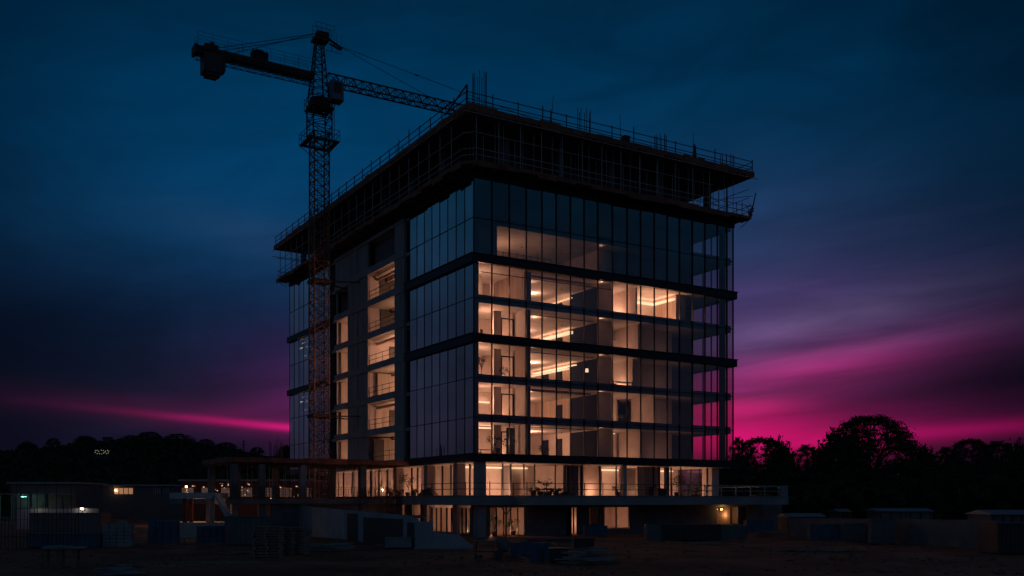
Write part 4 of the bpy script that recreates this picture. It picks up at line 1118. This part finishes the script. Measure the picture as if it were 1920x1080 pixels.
def cbB(t, wid, H):
    for a, b, mt in ((143, 153, M_LITW), (166, 176, M_LITW), (214, 250, M_LITW), (286, 302, M_WHITEW), (305, 318, M_WHITEW)):
        x0, x1 = fx(a, 138, 325, wid), fx(b, 138, 325, wid)
        w_ = MB().box(x0, -.06, H - 1.4, x1, -.01, H - .35).build('window', mt, t)
        q = MB()
        for k in range(5): xx = x0 + (x1 - x0) * k / 4; q.box(xx - .05, -.1, H - 1.4, xx + .05, -.061, H - .35)
        q.build('frame', M_STEELD, w_)
    for a in (149, 218):
        x = fx(a, 138, 325, wid); o = MB().cbox(x, -.3, H - .75, .16, .2, .16).build('lamp', M_OLAMP, t)
shed('site_office', 138, 325, 172, 5.9, M_DIM, 'long low dark building left of the podium with dim orange windows', 'building', cbB)
def cbC(t, wid, H):
    rr = random.Random(2)
    for k in range(7):
        x = -wid / 2 + 1 + k * (wid - 2) / 6; MB().box(x - .9, -.03, 3.9, x + .9, -.01, 5.3).build('window', M_LITD, t)
    for k in range(90):
        x = -wid / 2 + .3 + rr.random() * (wid - .6); z = rr.uniform(3.6, H - .3); s = rr.uniform(.03, .11)
        MB().box(x - s, -.06, z - s * .6, x + s, -.01, z + s * .6).build('window', M_LITW if k % 3 else M_COVE2, t)
shed('market_hall', 340, 585, 150, 6.3, M_RED, 'low building glimpsed through the podium bars with many tiny warm lights', 'building', cbC)
p = world_at(350.5, 128); t = thing('street_lamp', 'bright amber lamp on a pole at the left of the podium', 'street lamp', p, YAW)
MB().tube((0, 0, 0), (0, 0, 5.0), .07, 8, .05).tube((0, 0, 5.0), (.1, -.5, 5.2), .04, 6).build('pole', M_STEELD, t)
MB().tube((.1, -.5, 5.02), (.1, -.5, 5.22), .14, 10).build('lamp_head', M_OLAMP, t); lamp(t, (.1, -.6, 4.85), 60, .1, (1, .5, .2))
p = world_at(155, 112); t = thing('floodlight', 'small white site floodlight low in the yard on the left', 'floodlight', (p.x, p.y, 0), YAW)
MB().tube((0, 0, 0), (0, 0, 2.3), .04, 6).build('pole', M_STEELD, t); MB().cbox(0, -.1, 2.35, .3, .15, .22).build('lamp_head', M_WLAMP, t); lamp(t, (0, -.3, 2.4), 5, .06, (1, .85, .7))
A = world_at(95, 112); t = thing('parapet_wall', 'low pale wall in the yard catching white light, under the warehouse', 'wall', (A.x, A.y, 0), YAW)
MB().box(-4, 0, 0, 5.5, .25, 2.35).build('wall', M_WHITEW, t); MB().box(-4.1, -.06, 2.351, 5.6, .31, 2.43).build('coping', M_CONCD, t)
lamp(t, (-1.2, -.8, 2.9), 3, .04, (1, .92, .8))

M_STAIR = mat('white_painted_concrete', (.72, .70, .68), .85, var=.15)
# canopy slab with stair, left of podium
t = thing('concrete_canopy', 'small concrete canopy slab on posts with a sloping stair at its right side', 'shelter', world_at(360, 84, 0), YAW)
def sx(px): return (px - 360) * 84 / FOC
MB().box(sx(318), 0, 3.45, sx(399), 4.5, 3.95).build('slab', M_STAIR, t)
for px in (340, 345, 377, 392): MB().box(sx(px), .3 + (px % 2), 0, sx(px) + .3, .6 + (px % 2), 3.449).build('post', M_RED if px < 350 else M_CONC, t)
s = MB(); s.quad((sx(400), 0, 3.95), (sx(427), 0, 1.7), (sx(420), 0, 1.7), (sx(395), 0, 3.5))
s = MB()
for k in range(11):
    f = k / 10; s.box(sx(399) + f * 1.25, .05, 3.7 - f * 2.3, sx(399) + f * 1.25 + .2, 1.6, 3.95 - f * 2.3)
s.build('stair', M_STAIR, t); 
MB().box(-3.2, .2, 0, 3.0, 6, 1.35).build('plinth', M_PLAS, t); lamp(t, (-.6, 3.2, 3.0), 14, .06, (1, .52, .26))

# ------------------------------------------------------------------ site walls in front of the building
def wall_run(name, lab, pts, mt, th=.25, cap=True, cat='wall'):
    """pts: (px, distance, top z)"""
    A = world_at(pts[0][0], pts[0][1]); t = thing(name, lab, cat, (A.x, A.y, 0))
    mb = MB()
    for (a, da, za), (b, db, zb) in zip(pts[:-1], pts[1:]):
        P = world_at(a, da) - A; Q = world_at(b, db) - A; n = Vector((-(Q - P).y, (Q - P).x, 0)).normalized() * th
        i = len(mb.v)
        mb.v += [(P.x, P.y, -.2), (Q.x, Q.y, -.2), (Q.x + n.x, Q.y + n.y, -.2), (P.x + n.x, P.y + n.y, -.2),
                 (P.x, P.y, za), (Q.x, Q.y, zb), (Q.x + n.x, Q.y + n.y, zb), (P.x + n.x, P.y + n.y, za)]
        mb.f += [(i, i+3, i+2, i+1), (i+4, i+5, i+6, i+7), (i, i+1, i+5, i+4), (i+1, i+2, i+6, i+5), (i+2, i+3, i+7, i+6), (i+3, i, i+4, i+7)]
    mb.build('wall', mt, t); return t, A
wall_run('retaining_wall', 'pale concrete retaining wall sloping down beside the stacked pallets', [(500, 96, 2.95), (560, 91, 2.8), (646, 82, 2.45)], M_WHITEW)
def site_hut():
    t, A = wall_run('site_hut', 'low concrete hut with a wide dark garage opening and a narrow door', [(647, 82, 2.45), (673, 77.2, 2.42), (760, 67.2, 2.2), (779, 65, 2.0)], M_WHITEW, cat='hut')
    def face(px0, px1, d0, d1, z0, z1, nm, mt):
        P = world_at(px0, d0) - A; Q = world_at(px1, d1) - A; n = Vector((-(Q - P).y, (Q - P).x, 0)).normalized() * -.03
        mb = MB(); mb.v = [(P.x, P.y, z0), (Q.x, Q.y, z0), (Q.x + n.x, Q.y + n.y, z0), (P.x + n.x, P.y + n.y, z0), (P.x, P.y, z1), (Q.x, Q.y, z1), (Q.x + n.x, Q.y + n.y, z1), (P.x + n.x, P.y + n.y, z1)]
        mb.f = [(0, 3, 2, 1), (4, 5, 6, 7), (0, 1, 5, 4), (1, 2, 6, 5), (2, 3, 7, 6), (3, 0, 4, 7)]; mb.build(nm, mt, t)
    def D(px): return interp([(647, 82), (673, 77.2), (760, 67.2), (779, 65)], px) - .02
    face(651, 671, D(651), D(671), 0, 2.2, 'door', M_DARKP); face(681, 756, D(681), D(756), 0, 1.95, 'dark_garage_opening', M_DARKP); face(764, 777, D(764), D(777), .1, 1.75, 'door', M_DARKP)  # dark sheets stand for the unlit doorway and garage opening
    P = [world_at(647, 82.3) - A, world_at(779, 65.3) - A, world_at(800, 76) - A, world_at(700, 92) - A]
    MB().prism([(p.x, p.y) for p in P], 2.0, 2.08).build('roof', M_CONCD, t)
site_hut()
wall_run('stepped_wall', 'pale stepped parapet wall falling to the ground in front of the corner columns', [(780, 65, 1.85), (811, 65, 1.85), (812, 65, 1.12), (858, 64.6, 1.0), (885, 64.5, .25)], M_WHITEW)
wall_run('boundary_wall', 'long low pale wall running to the right edge of the yard', [(1478, 85, 1.75), (1560, 80, 1.8), (1868, 64, 1.95)], M_CONCD)
wall_run('boundary_wall', 'low dark wall in front of the dim lit opening under the terrace', [(1214, 78, 1.35), (1400, 82, 1.15)], M_CONCD)

# ------------------------------------------------------------------ site clutter
def stack_blocks(px0, px1, yt, yb, lab, mt=M_PALE, rows=6, grp='block stacks in the yard', rz=.15):
    p = ground_at((px0 + px1) / 2, yb); d = 3.2 * FOC / (yb - YH); wd = (px1 - px0) * d / FOC; h = (yb - yt) * d / FOC
    t = thing('block_stack', lab, 'block stack', p, YAW + rz, grp); rr = random.Random(px0)
    MB().box(-wd / 2, -.5, 0, wd / 2, .5, .12).build('pallet', M_PALLET, t)
    b = MB(); rh = (h - .13) / rows; nc = max(3, int(wd / .42)); cw = wd / nc
    for r_ in range(rows):
        for c in range(nc):
            if r_ == rows - 1 and rr.random() < .3: continue
            for y0 in (-.48, .01):
                b.box(-wd / 2 + c * cw + .012 + rr.uniform(0, .02), y0 + rr.uniform(0, .03), .121 + r_ * rh, -wd / 2 + (c + 1) * cw - .012, y0 + .46, .121 + (r_ + 1) * rh - .02)
    b.build('blocks', mt, t); return t
stack_blocks(196, 248, 976, 1026, 'grey block stack on a pallet, leftmost of the three in the yard', rows=7)
stack_blocks(281, 334, 969, 1023, 'bluish block stack standing between the other two', M_BLUEP, rows=8)
stack_blocks(371, 420, 979, 1021, 'lower block stack nearest the dark steel container', M_BLUEP, rows=6)
def pallets(px, yb, n, wd, lab, rz):
    p = ground_at(px, yb); t = thing('pallet_stack', lab, 'pallet stack', p, YAW + rz, 'pallet stacks in front of the retaining wall'); rr = random.Random(n)
    for k in range(n):
        q = MB(); z = k * .165; ox, oy, a = rr.uniform(-.09, .09), rr.uniform(-.07, .07), rr.uniform(-.06, .06)
        for i in range(6): q.cbox(ox, oy - .5 + i * .2, z + .135, wd, .11, .024, a)
        for i in range(3):
            q.cbox(ox + (i - 1) * (wd / 2 - .06), oy, z + .065, .09, 1.1, .10, a)
        for i in range(3): q.cbox(ox, oy - .5 + i * .5, z + .006, wd, .10, .02, a)
        q.build('pallet', M_PALLET, t)
    return t
pallets(503, 1046, 11, 1.55, 'taller nearer pallet stack, splayed at its foot', .12)
pallets(555, 1039, 10, 1.45, 'slightly shorter pallet stack just behind the taller one', -.1)
def crate(px0, px1, yt, yb, lab, nm='container', cat='container', mt=M_BLUEP, depth=1.6, rz=.0, ribs=8, grp=None):
    p = ground_at((px0 + px1) / 2, yb); d = 3.2 * FOC / (yb - YH); wd = (px1 - px0) * d / FOC; h = (yb - yt) * d / FOC
    t = thing(nm, lab, cat, p, YAW + rz, grp)
    MB().box(-wd / 2, 0, .08, wd / 2, depth, h - .05).build('body', mt, t)
    r_ = MB()
    for k in range(ribs + 1): x = -wd / 2 + .04 + k * (wd - .08) / ribs; r_.box(x - .03, -.045, .08, x + .03, -.002, h - .051)
    r_.build('rib', mt, t)
    MB().box(-wd / 2 - .05, -.07, h - .05, wd / 2 + .05, depth + .05, h).build('lid', mt, t)
    MB().box(-wd / 2 + .1, .1, 0, -wd / 2 + .3, depth - .1, .079).box(wd / 2 - .3, .1, 0, wd / 2 - .1, depth - .1, .079).build('skid', M_STEELD, t)
    return t
crate(421, 500, 968, 1023, 'dark steel container between the block stacks and the pallets', mt=M_DIM, depth=2.4)
crate(50, 178, 1000, 1028, 'long low blue bin of ribbed sheet at the left of the yard', 'storage_bin', 'bin', depth=1.4, ribs=14)
crate(55, 190, 962, 1002, 'long navy site container behind the low blue bin', mt=M_DIM, depth=2.4, ribs=16)
crate(722, 772, 1008, 1029, 'low pale tank box in front of the garage opening', 'water_trough', 'trough', M_PALE, 1.0, ribs=2)
crate(1214, 1352, 984, 1014, 'long dark skip standing before the right part of the building', 'skip', 'skip', M_DARKP, 2.0, ribs=14)
crate(1096, 1139, 986, 1007, 'low blue box under the lit window pair', 'storage_bin', 'bin', M_BLUEP, 1.0, ribs=4)
crate(1400, 1448, 975, 1000, 'blue crate under the right end of the terrace', 'storage_bin', 'bin', M_BLUEP, 1.4, ribs=5)
crate(1520, 1577, 983, 1016, 'blue cabinet in front of the boundary wall, left one of a pair', 'site_cabinet', 'cabinet', M_BLUEP, 1.0, ribs=3, grp='cabinets at the boundary wall')
crate(1582, 1624, 981, 1017, 'darker blue cabinet in front of the boundary wall, right one of a pair', 'site_cabinet', 'cabinet', M_DIM, 1.0, ribs=3, grp='cabinets at the boundary wall')
crate(1634, 1680, 973, 1021, 'tall dark sheet metal locker against the boundary wall', 'site_locker', 'locker', M_DIM, .8, ribs=4)
crate(1871, 1990, 981, 1040, 'dark container cut by the right edge of the photo', mt=M_DARKP, depth=2.6, ribs=14)
crate(1076, 1114, 1009, 1032, 'small dark crate behind the heap of pale bars', 'crate', 'crate', M_DARKP, 1.0, ribs=3)
crate(1031, 1066, 1028, 1056, 'dark square tank beside the blue drums', 'water_tank', 'tank', M_DARKP, 1.0, ribs=3)
def drum(px, yb, h, r, lab, mt=M_BLUEP):
    p = ground_at(px, yb); t = thing('steel_drum', lab, 'drum', p, 0, 'blue drums in the yard')
    q = MB(); q.tube((0, 0, 0), (0, 0, h), r, 20)
    q.build('shell', mt, t)
    q = MB()
    for z in (0.0, h * .33, h * .66, h - .03): q.tube((0, 0, z), (0, 0, z + .04), r + .015, 20)
    q.build('hoop', mt, t); MB().tube((r * .5, 0, h), (r * .5, 0, h + .03), .05, 8).build('bung', M_STEELD, t)
drum(967, 1044, .82, .30, 'blue drum standing behind the pair of wide ones'); drum(1006, 1054, 1.0, .36, 'wide blue drum at the left of the dark tank'); drum(1022, 1050, .95, .34, 'wide blue drum touching the dark tank')
drum(986, 1040, .8, .3, 'shadowed drum second from the mixer')
# concrete mixer / handcart
p = ground_at(918, 1048); t = thing('concrete_mixer', 'dark site mixer with a round drum and a flat tray on wheels', 'concrete mixer', p, YAW)
q = MB()
prev = None
for k in range(7):
    a = -1.2 + k * .4
    c0 = (.75 + .1 * k - .3, 0, .62 + .06 * k); rr_ = [.16, .36, .46, .48, .42, .3, .2][k]
    if prev: q.tube(prev[0], c0, prev[1], 14, rr_)
    prev = (c0, rr_)
q.build('drum', M_CONCD, t)
MB().box(-.9, -.4, .98, .35, .4, 1.04).build('tray', M_BLUEP, t)
q = MB(); q.tube((-.8, -.3, 0), (-.7, -.3, .97), .03).tube((-.8, .3, 0), (-.7, .3, .97), .03).tube((.2, -.3, .2), (.2, -.3, .97), .03).tube((-.8, 0, .4), (1.1, 0, .4), .04); q.build('frame', M_STEELD, t)
for y in (-.42, .42): MB().tube((.5, y - .05, .25), (.5, y + .05, .25), .25, 16).build('wheel', M_DARKP, t)
def bar_heap(px, yb, n, ln, h, lab, mt, nm='timber_heap', cat='heap', wd=1.6, kind=None):
    p = ground_at(px, yb); rr = random.Random(int(px)); q = MB()
    for k in range(n):
        q.cbox(rr.uniform(-wd / 2, wd / 2), rr.uniform(-.5, .5), .05 + h * (k / n) * rr.uniform(.6, 1), ln * rr.uniform(.5, 1), rr.uniform(.05, .16), rr.uniform(.03, .07), rr.uniform(-.7, .7), rr.uniform(-.2, .2))
    o = q.build(nm, mt, None, p); o.rotation_euler = (0, 0, YAW); tag(o, lab, cat, kind='stuff')
bar_heap(1100, 1058, 46, 1.5, .85, 'heap of pale short bars in front of the dark crate', M_PALE, wd=1.9)
bar_heap(610, 1034, 40, 2.2, .55, 'low heap of offcuts right of the pallet stacks', M_PALE, wd=2.6)
bar_heap(1440, 1007, 22, 2.6, .6, 'pile of dark planks under the terrace end', M_PALLET, 'plank_pile', 'plank pile', 1.2)
bar_heap(1035, 1018, 26, 1.8, .5, 'dark scrap between the mixer and the building', M_DIM, wd=3)
bar_heap(1560, 1036, 30, 2.0, .22, 'scattered offcuts on the dirt before the cabinets', M_PALLET, wd=6)
bar_heap(470, 1040, 14, 1.2, .15, 'splinters and laths at the foot of the taller pallet stack', M_PALLET, wd=2)
bar_heap(1290, 1022, 26, 1.2, .16, 'scraps along the front of the long dark skip', M_PALLET, wd=7)
bar_heap(230, 1078, 9, 1.9, .35, 'bluish metal sheets lying at the bottom of the yard', M_ROOFT, 'metal_sheet_pile', 'sheet pile', .9)
bar_heap(410, 1060, 26, 1.2, .14, 'laths scattered on the near dirt', M_PALLET, wd=4)
bar_heap(300, 1064, 22, 1.2, .14, 'laths scattered beyond the metal sheets', M_PALLET, wd=4)
# work bench
p = ground_at(118, 1066); t = thing('work_bench', 'rough timber bench with a pale metal sheet lying on its top', 'bench', p, YAW + .1)
MB().box(-.95, -.45, .92, .85, .45, .97).build('top', M_PLYD, t)
for x in (-.8, -.1, .6):
    for y in (-.35, .35): MB().box(x - .06, y - .05, 0, x + .06, y + .05, .919).build('leg', M_PLYD, t)
MB().cbox(.1, 0, 1.0, 1.9, .8, .03, .12, .03).cbox(-.3, .1, 1.05, 1.3, .6, .02, -.2, .05).build('sheet', M_ROOFT, t)
# rebar fence at the far left foreground
t = thing('rebar_mesh_fence', 'sparse tall bars of a fence at the left edge of the yard', 'fence', ground_at(15, 1032), YAW)
q = MB()
for k in range(26): x = -1.4 + k * .24 + rnd.uniform(-.05, .05); q.tube((x, 0, 0), (x + rnd.uniform(-.06, .06), 0, rnd.uniform(2.2, 4.9)), .022)
tag(q.build('upright_bar', M_REBAR, t), kind='stuff')
MB().tube((-1.5, 0, .9), (4.8, 0, .9), .02).tube((-1.5, 0, 2.0), (4.8, 0, 2.0), .02).build('cross_bar', M_REBAR, t)
# pale roofs beyond the right wall
def roof_shed(px0, px1, d, z, lab):
    A = world_at((px0 + px1) / 2, d); wd = (px1 - px0) * d / FOC; t = thing('shed', lab, 'shed', (A.x, A.y, 0), YAW, 'low sheds beyond the boundary wall')
    MB().box(-wd / 2, .3, 0, wd / 2, 4, z - .35).build('wall', M_CONCD, t)
    i = MB(); i.v = [(-wd/2-.2, 0, z-.34), (wd/2+.2, 0, z-.34), (wd/2+.2, 2.1, z), (-wd/2-.2, 2.1, z), (wd/2+.2, 4.3, z-.34), (-wd/2-.2, 4.3, z-.34)]
    i.f = [(0, 1, 2, 3), (3, 2, 4, 5), (0, 5, 4, 1), (1, 4, 2), (0, 3, 5)]; i.build('roof', M_ROOFT, t)
    q = MB()
    for k in range(6): x = -wd / 2 + .2 + k * (wd - .4) / 5; q.box(x - .05, .25, 0, x + .05, .299, z - .4)
    q.build('post', M_STEELD, t)
roof_shed(1650, 1750, 105, 2.45, 'widest of the low pale sheds beyond the boundary wall'); roof_shed(1577, 1597, 110, 2.35, 'smallest low pale shed, in front of the dark dome tree')
roof_shed(1480, 1548, 96, 2.0, 'low shed directly right of the terrace end'); roof_shed(1862, 1960, 72, 2.55, 'pale roofed shed behind the container at the right edge')
# person sized utility: bulkhead lamp under the terrace
x = Xof(1352.5, .9); t = thing('bulkhead_lamp', 'bright amber bulb lamp under the terrace beside the dim wood lined opening', 'lamp', (x, .9, 2.35))
MB().tube((0, .095, 0), (0, .02, 0), .1, 12).build('bracket', M_STEELD, t); MB().tube((0, .019, 0), (0, -.12, 0), .085, 12, .06).build('bulb', M_OLAMP, t); lamp(t, (.25, -.3, -.05), 5, .05, (1, .5, .2))
lamp(t, (1.6, .75, -.6), 7, .05, (1, .5, .2))

# ------------------------------------------------------------------ terrace planting
def plant(x, y, z, h, wdt, lab, nm='potted_tree', cat='plant', n=160, seed=1, pot=True, grp=None):
    rr = random.Random(seed); t = thing(nm, lab, cat, (x, y, z), 0, grp)
    if pot: MB().tube((0, 0, 0), (0, 0, .42), .22, 12, .28).build('pot', M_DARKP, t)
    s = MB(); q = MB(); s.tube((0, 0, .3 if pot else 0), (.03, 0, h * .55), .03, 5, .02)
    for k in range(9):
        a = rr.uniform(0, 6.28); e_ = Vector((math.cos(a) * wdt * .5 * rr.uniform(.4, 1), math.sin(a) * wdt * .5, h * rr.uniform(.6, 1)))
        s.tube((.03, 0, h * rr.uniform(.3, .55)), e_, .014, 4, .006)
        for j in range(n // 9): leaf_card(q, e_ + Vector((rr.gauss(0, wdt * .14), rr.gauss(0, wdt * .14), rr.gauss(0, h * .06))), .075 * rr.uniform(.7, 1.4), rr)
    s.build('stem', M_BARK, t); q.build('foliage', M_LEAF2, t)
plant(-.1, Yof(765, -.1), TZ1, 2.2, 1.3, 'tall potted tree on the left terrace against the lit windows', seed=3, n=260)
plant(Xof(1269, -1.2), -1.2, TZ1, 1.95, 1.2, 'tall potted tree at the right end of the lit terrace rooms', seed=5, n=260)
plant(Xof(1158, -1), -1.0, TZ1, .95, .9, 'small leaning shrub in a pot before the second lit room', seed=8, n=120)
plant(Xof(1020, .3), .3, TZ1, 1.5, 1.3, 'airy pale shrub behind the railing of the first lit room', seed=12, n=140)
for k, px in enumerate((1000, 1012, 1030, 1042)): plant(Xof(px, -1.6), -1.6, TZ1, .7, .8, ('bushy low plant', 'thin low plant', 'spreading low plant', 'drooping low plant')[k] + ' in the row behind the terrace railing', seed=20 + k, n=110, nm='potted_shrub', grp='low plants behind the terrace railing')
for k, px in enumerate((735, 750, 776)): plant(-.5, Yof(px, -.5), TZ1, .75, .8, ('leafy', 'wide', 'dark')[k] + ' low shrub on the left terrace beside the potted tree', seed=30 + k, n=120, nm='potted_shrub', grp='low shrubs of the left terrace')
for k, (x, y) in enumerate(((3.4, -.4 + 2.6), (5.2, 1.9), (3.2, 4.0))): plant(x, y, .02, 1.7 - .3 * k, 1.1, ('tall climbing plant inside the tall lit basement window', 'bushy plant beside the branching post in the basement window', 'plant inside the corner window of the basement')[k], seed=40 + k, n=220)
def heap(x, y, z, l, h, lab, nm='tarpaulin_heap', mt=M_DARKP):
    q = MB(); nu, nv = 18, 8; rr = random.Random(int(x * 10))
    for j in range(nv + 1):
        for i_ in range(nu + 1):
            u = i_ / nu * 2 - 1; v = j / nv * 2 - 1; f = max(0, 1 - abs(u) ** 1.7) * max(0, 1 - v * v)
            q.v.append((u * l / 2, v * l * .35, h * (f ** .6) * (1 + .25 * mn.noise(Vector((u * 3, v * 3, x))))))
    for j in range(nv):
        for i_ in range(nu): a = j * (nu + 1) + i_; q.f.append((a, a + 1, a + nu + 2, a + nu + 1))
    o = q.build(nm, mt, None, (x, y, z), smooth=False); tag(o, lab, 'heap'); return o
o = heap(-.3, Yof(803, -.3), TZ1, 1.9, .8, 'dark covered heap on the terrace between the two left columns'); o.rotation_euler = (0, 0, -.9)
heap(Xof(1062, -1.8), -1.8, TZ1, 1.9, .42, 'low dark heap on the terrace behind the railing'); 
heap(Xof(1428, -1.2), -1.2, TZ1, 2.3, .38, 'reddish earth heap behind the pale balustrade', 'earth_heap', M_RED)
t = thing('planter_box', 'dark square planter on the terrace left of the potted tree', 'planter', (Xof(1238, -1.5), -1.5, TZ1))
MB().box(-.55, -.3, 0, .45, .3, .75).build('box', M_DARKP, t); MB().box(-.5, -.25, .751, .4, .25, .8).build('soil', M_BARK, t)
t = thing('planter_box', 'smaller dark planter on the terrace right by the railing end', 'planter', (Xof(1218, -1.8), -1.8, TZ1))
MB().box(-.3, -.3, 0, .3, .3, .9).build('box', M_DARKP, t); MB().box(-.25, -.25, .901, .25, .25, .95).build('soil', M_BARK, t)
# branching prop post in the basement window
t = thing('forked_prop', 'forked steel prop standing before the tall basement window', 'prop', (Xof(949, .2), .2, 0))
MB().tube((0, 0, 0), (0, 0, 2.8), .09, 6).build('post', M_REBAR, t)
MB().tube((0, 0, 1.9), (.55, 0, 2.7), .05).tube((0, 0, 1.9), (-.5, 0, 2.75), .05).build('fork', M_REBAR, t)

# ------------------------------------------------------------------ furniture seen in the lit rooms
def table(x, y, z, lab, l=1.8, w_=.8):
    t = thing('table', lab, 'table', (x, y, z)); MB().box(-l / 2, -w_ / 2, .7, l / 2, w_ / 2, .75).build('top', M_DARKP, t)
    for a in (-1, 1):
        for b in (-1, 1): MB().box(a * (l / 2 - .06) - .03, b * (w_ / 2 - .06) - .03, 0, a * (l / 2 - .06) + .03, b * (w_ / 2 - .06) + .03, .699).build('leg', M_DARKP, t)
def chair(x, y, z, lab, rz=0):
    t = thing('chair', lab, 'chair', (x, y, z), rz); MB().box(-.22, -.22, .43, .22, .22, .48).build('seat', M_DARKP, t); MB().box(-.22, .19, .481, .22, .22, .95).build('backrest', M_DARKP, t)
    for a in (-.2, .2):
        for b in (-.2, .2): MB().box(a - .02, b - .02, 0, a + .02, b + .02, .429).build('leg', M_DARKP, t)
z0 = FL[0] + .05; z1 = FL[1] + .05; z2 = FL[2] + .05; z3 = FL[3] + .05
table(2.2, 1.5, z0, 'dark table in the lowest corner room over the ledge'); chair(1.2, 1.3, z0, 'chair left of the table in the lowest corner room', .3); chair(3.3, 1.4, z0, 'chair right of the table in the lowest corner room', -.4)
table(17.2, 1.2, z2, 'long dark table in the third floor room right of the pillar', 2.4); chair(16.2, 1.0, z2, 'chair at the table right of the pillar', .8)
chair(1.5, .9, z3, 'chair in the corner room of the fourth floor', .5)
plant(2.6, 1.0, z0, 1.9, 1.2, 'tall plant in the lowest corner room over the ledge', seed=61, n=200, nm='potted_tree'); plant(4.2, 1.0, z0, 1.9, 1.1, 'dark plant before the partition of the lowest corner room', seed=62, n=200)
plant(8.2, 1.2, z0, 1.3, .9, 'small plant in the middle of the lowest long room', seed=63, n=140); plant(1.4, 1.1, z2, 2.0, .7, 'slim plant at the left end of the third floor corner room', seed=64, n=150)
plant(3.9, 1.2, z2, 1.2, .8, 'plant before the door frame on the third floor', seed=65, n=140); plant(17.9, 1.5, z1, 1.2, 1.0, 'low plant on the second floor right of the pillar', seed=66, n=120)
t = thing('floor_lamp', 'small lit white lamp by the dark panels of the third floor', 'lamp', (13.4, 1.6, z2)); MB().tube((0, 0, 0), (0, 0, 1.5), .02, 6).build('pole', M_STEELD, t); MB().tube((0, 0, 1.5), (0, 0, 1.85), .16, 10, .13).build('lamp_shade', M_WLAMP, t); MB().tube((0, 0, 0), (0, 0, .03), .16, 12).build('base', M_STEELD, t)
# starter bars rising behind the podium roof
for px in (511, 524):
    p = world_at(px, 103); q = MB()
    for k in range(6): a = k; q.tube((math.cos(a) * .35, math.sin(a) * .35, 0), (math.cos(a) * .35, math.sin(a) * .35, rnd.uniform(1.6, 2.8)), .03)
    q.build('column_rebar', M_REBAR, pod, (p.x, p.y, 7.12))

# clods and stones on the dirt
q = MB(); rr = random.Random(77)
for k in range(1500):
    px = rr.uniform(-30, 1950); d = rr.uniform(42, 80) if k % 3 else rr.uniform(42, 55); p = world_at(px, d); s_ = rr.uniform(.03, .13) * (1.8 if rr.random() < .06 else 1)
    q.cbox(p.x, p.y, s_ * .25, s_ * rr.uniform(1, 2), s_, s_ * .8, rr.random() * 3, rr.uniform(-.4, .4))
tag(q.build('stones', mat('dirt_clods', (.26, .15, .10), .95, var=.4, scale=2)), 'clods and small stones strewn over the red dirt', 'stones', kind='stuff')
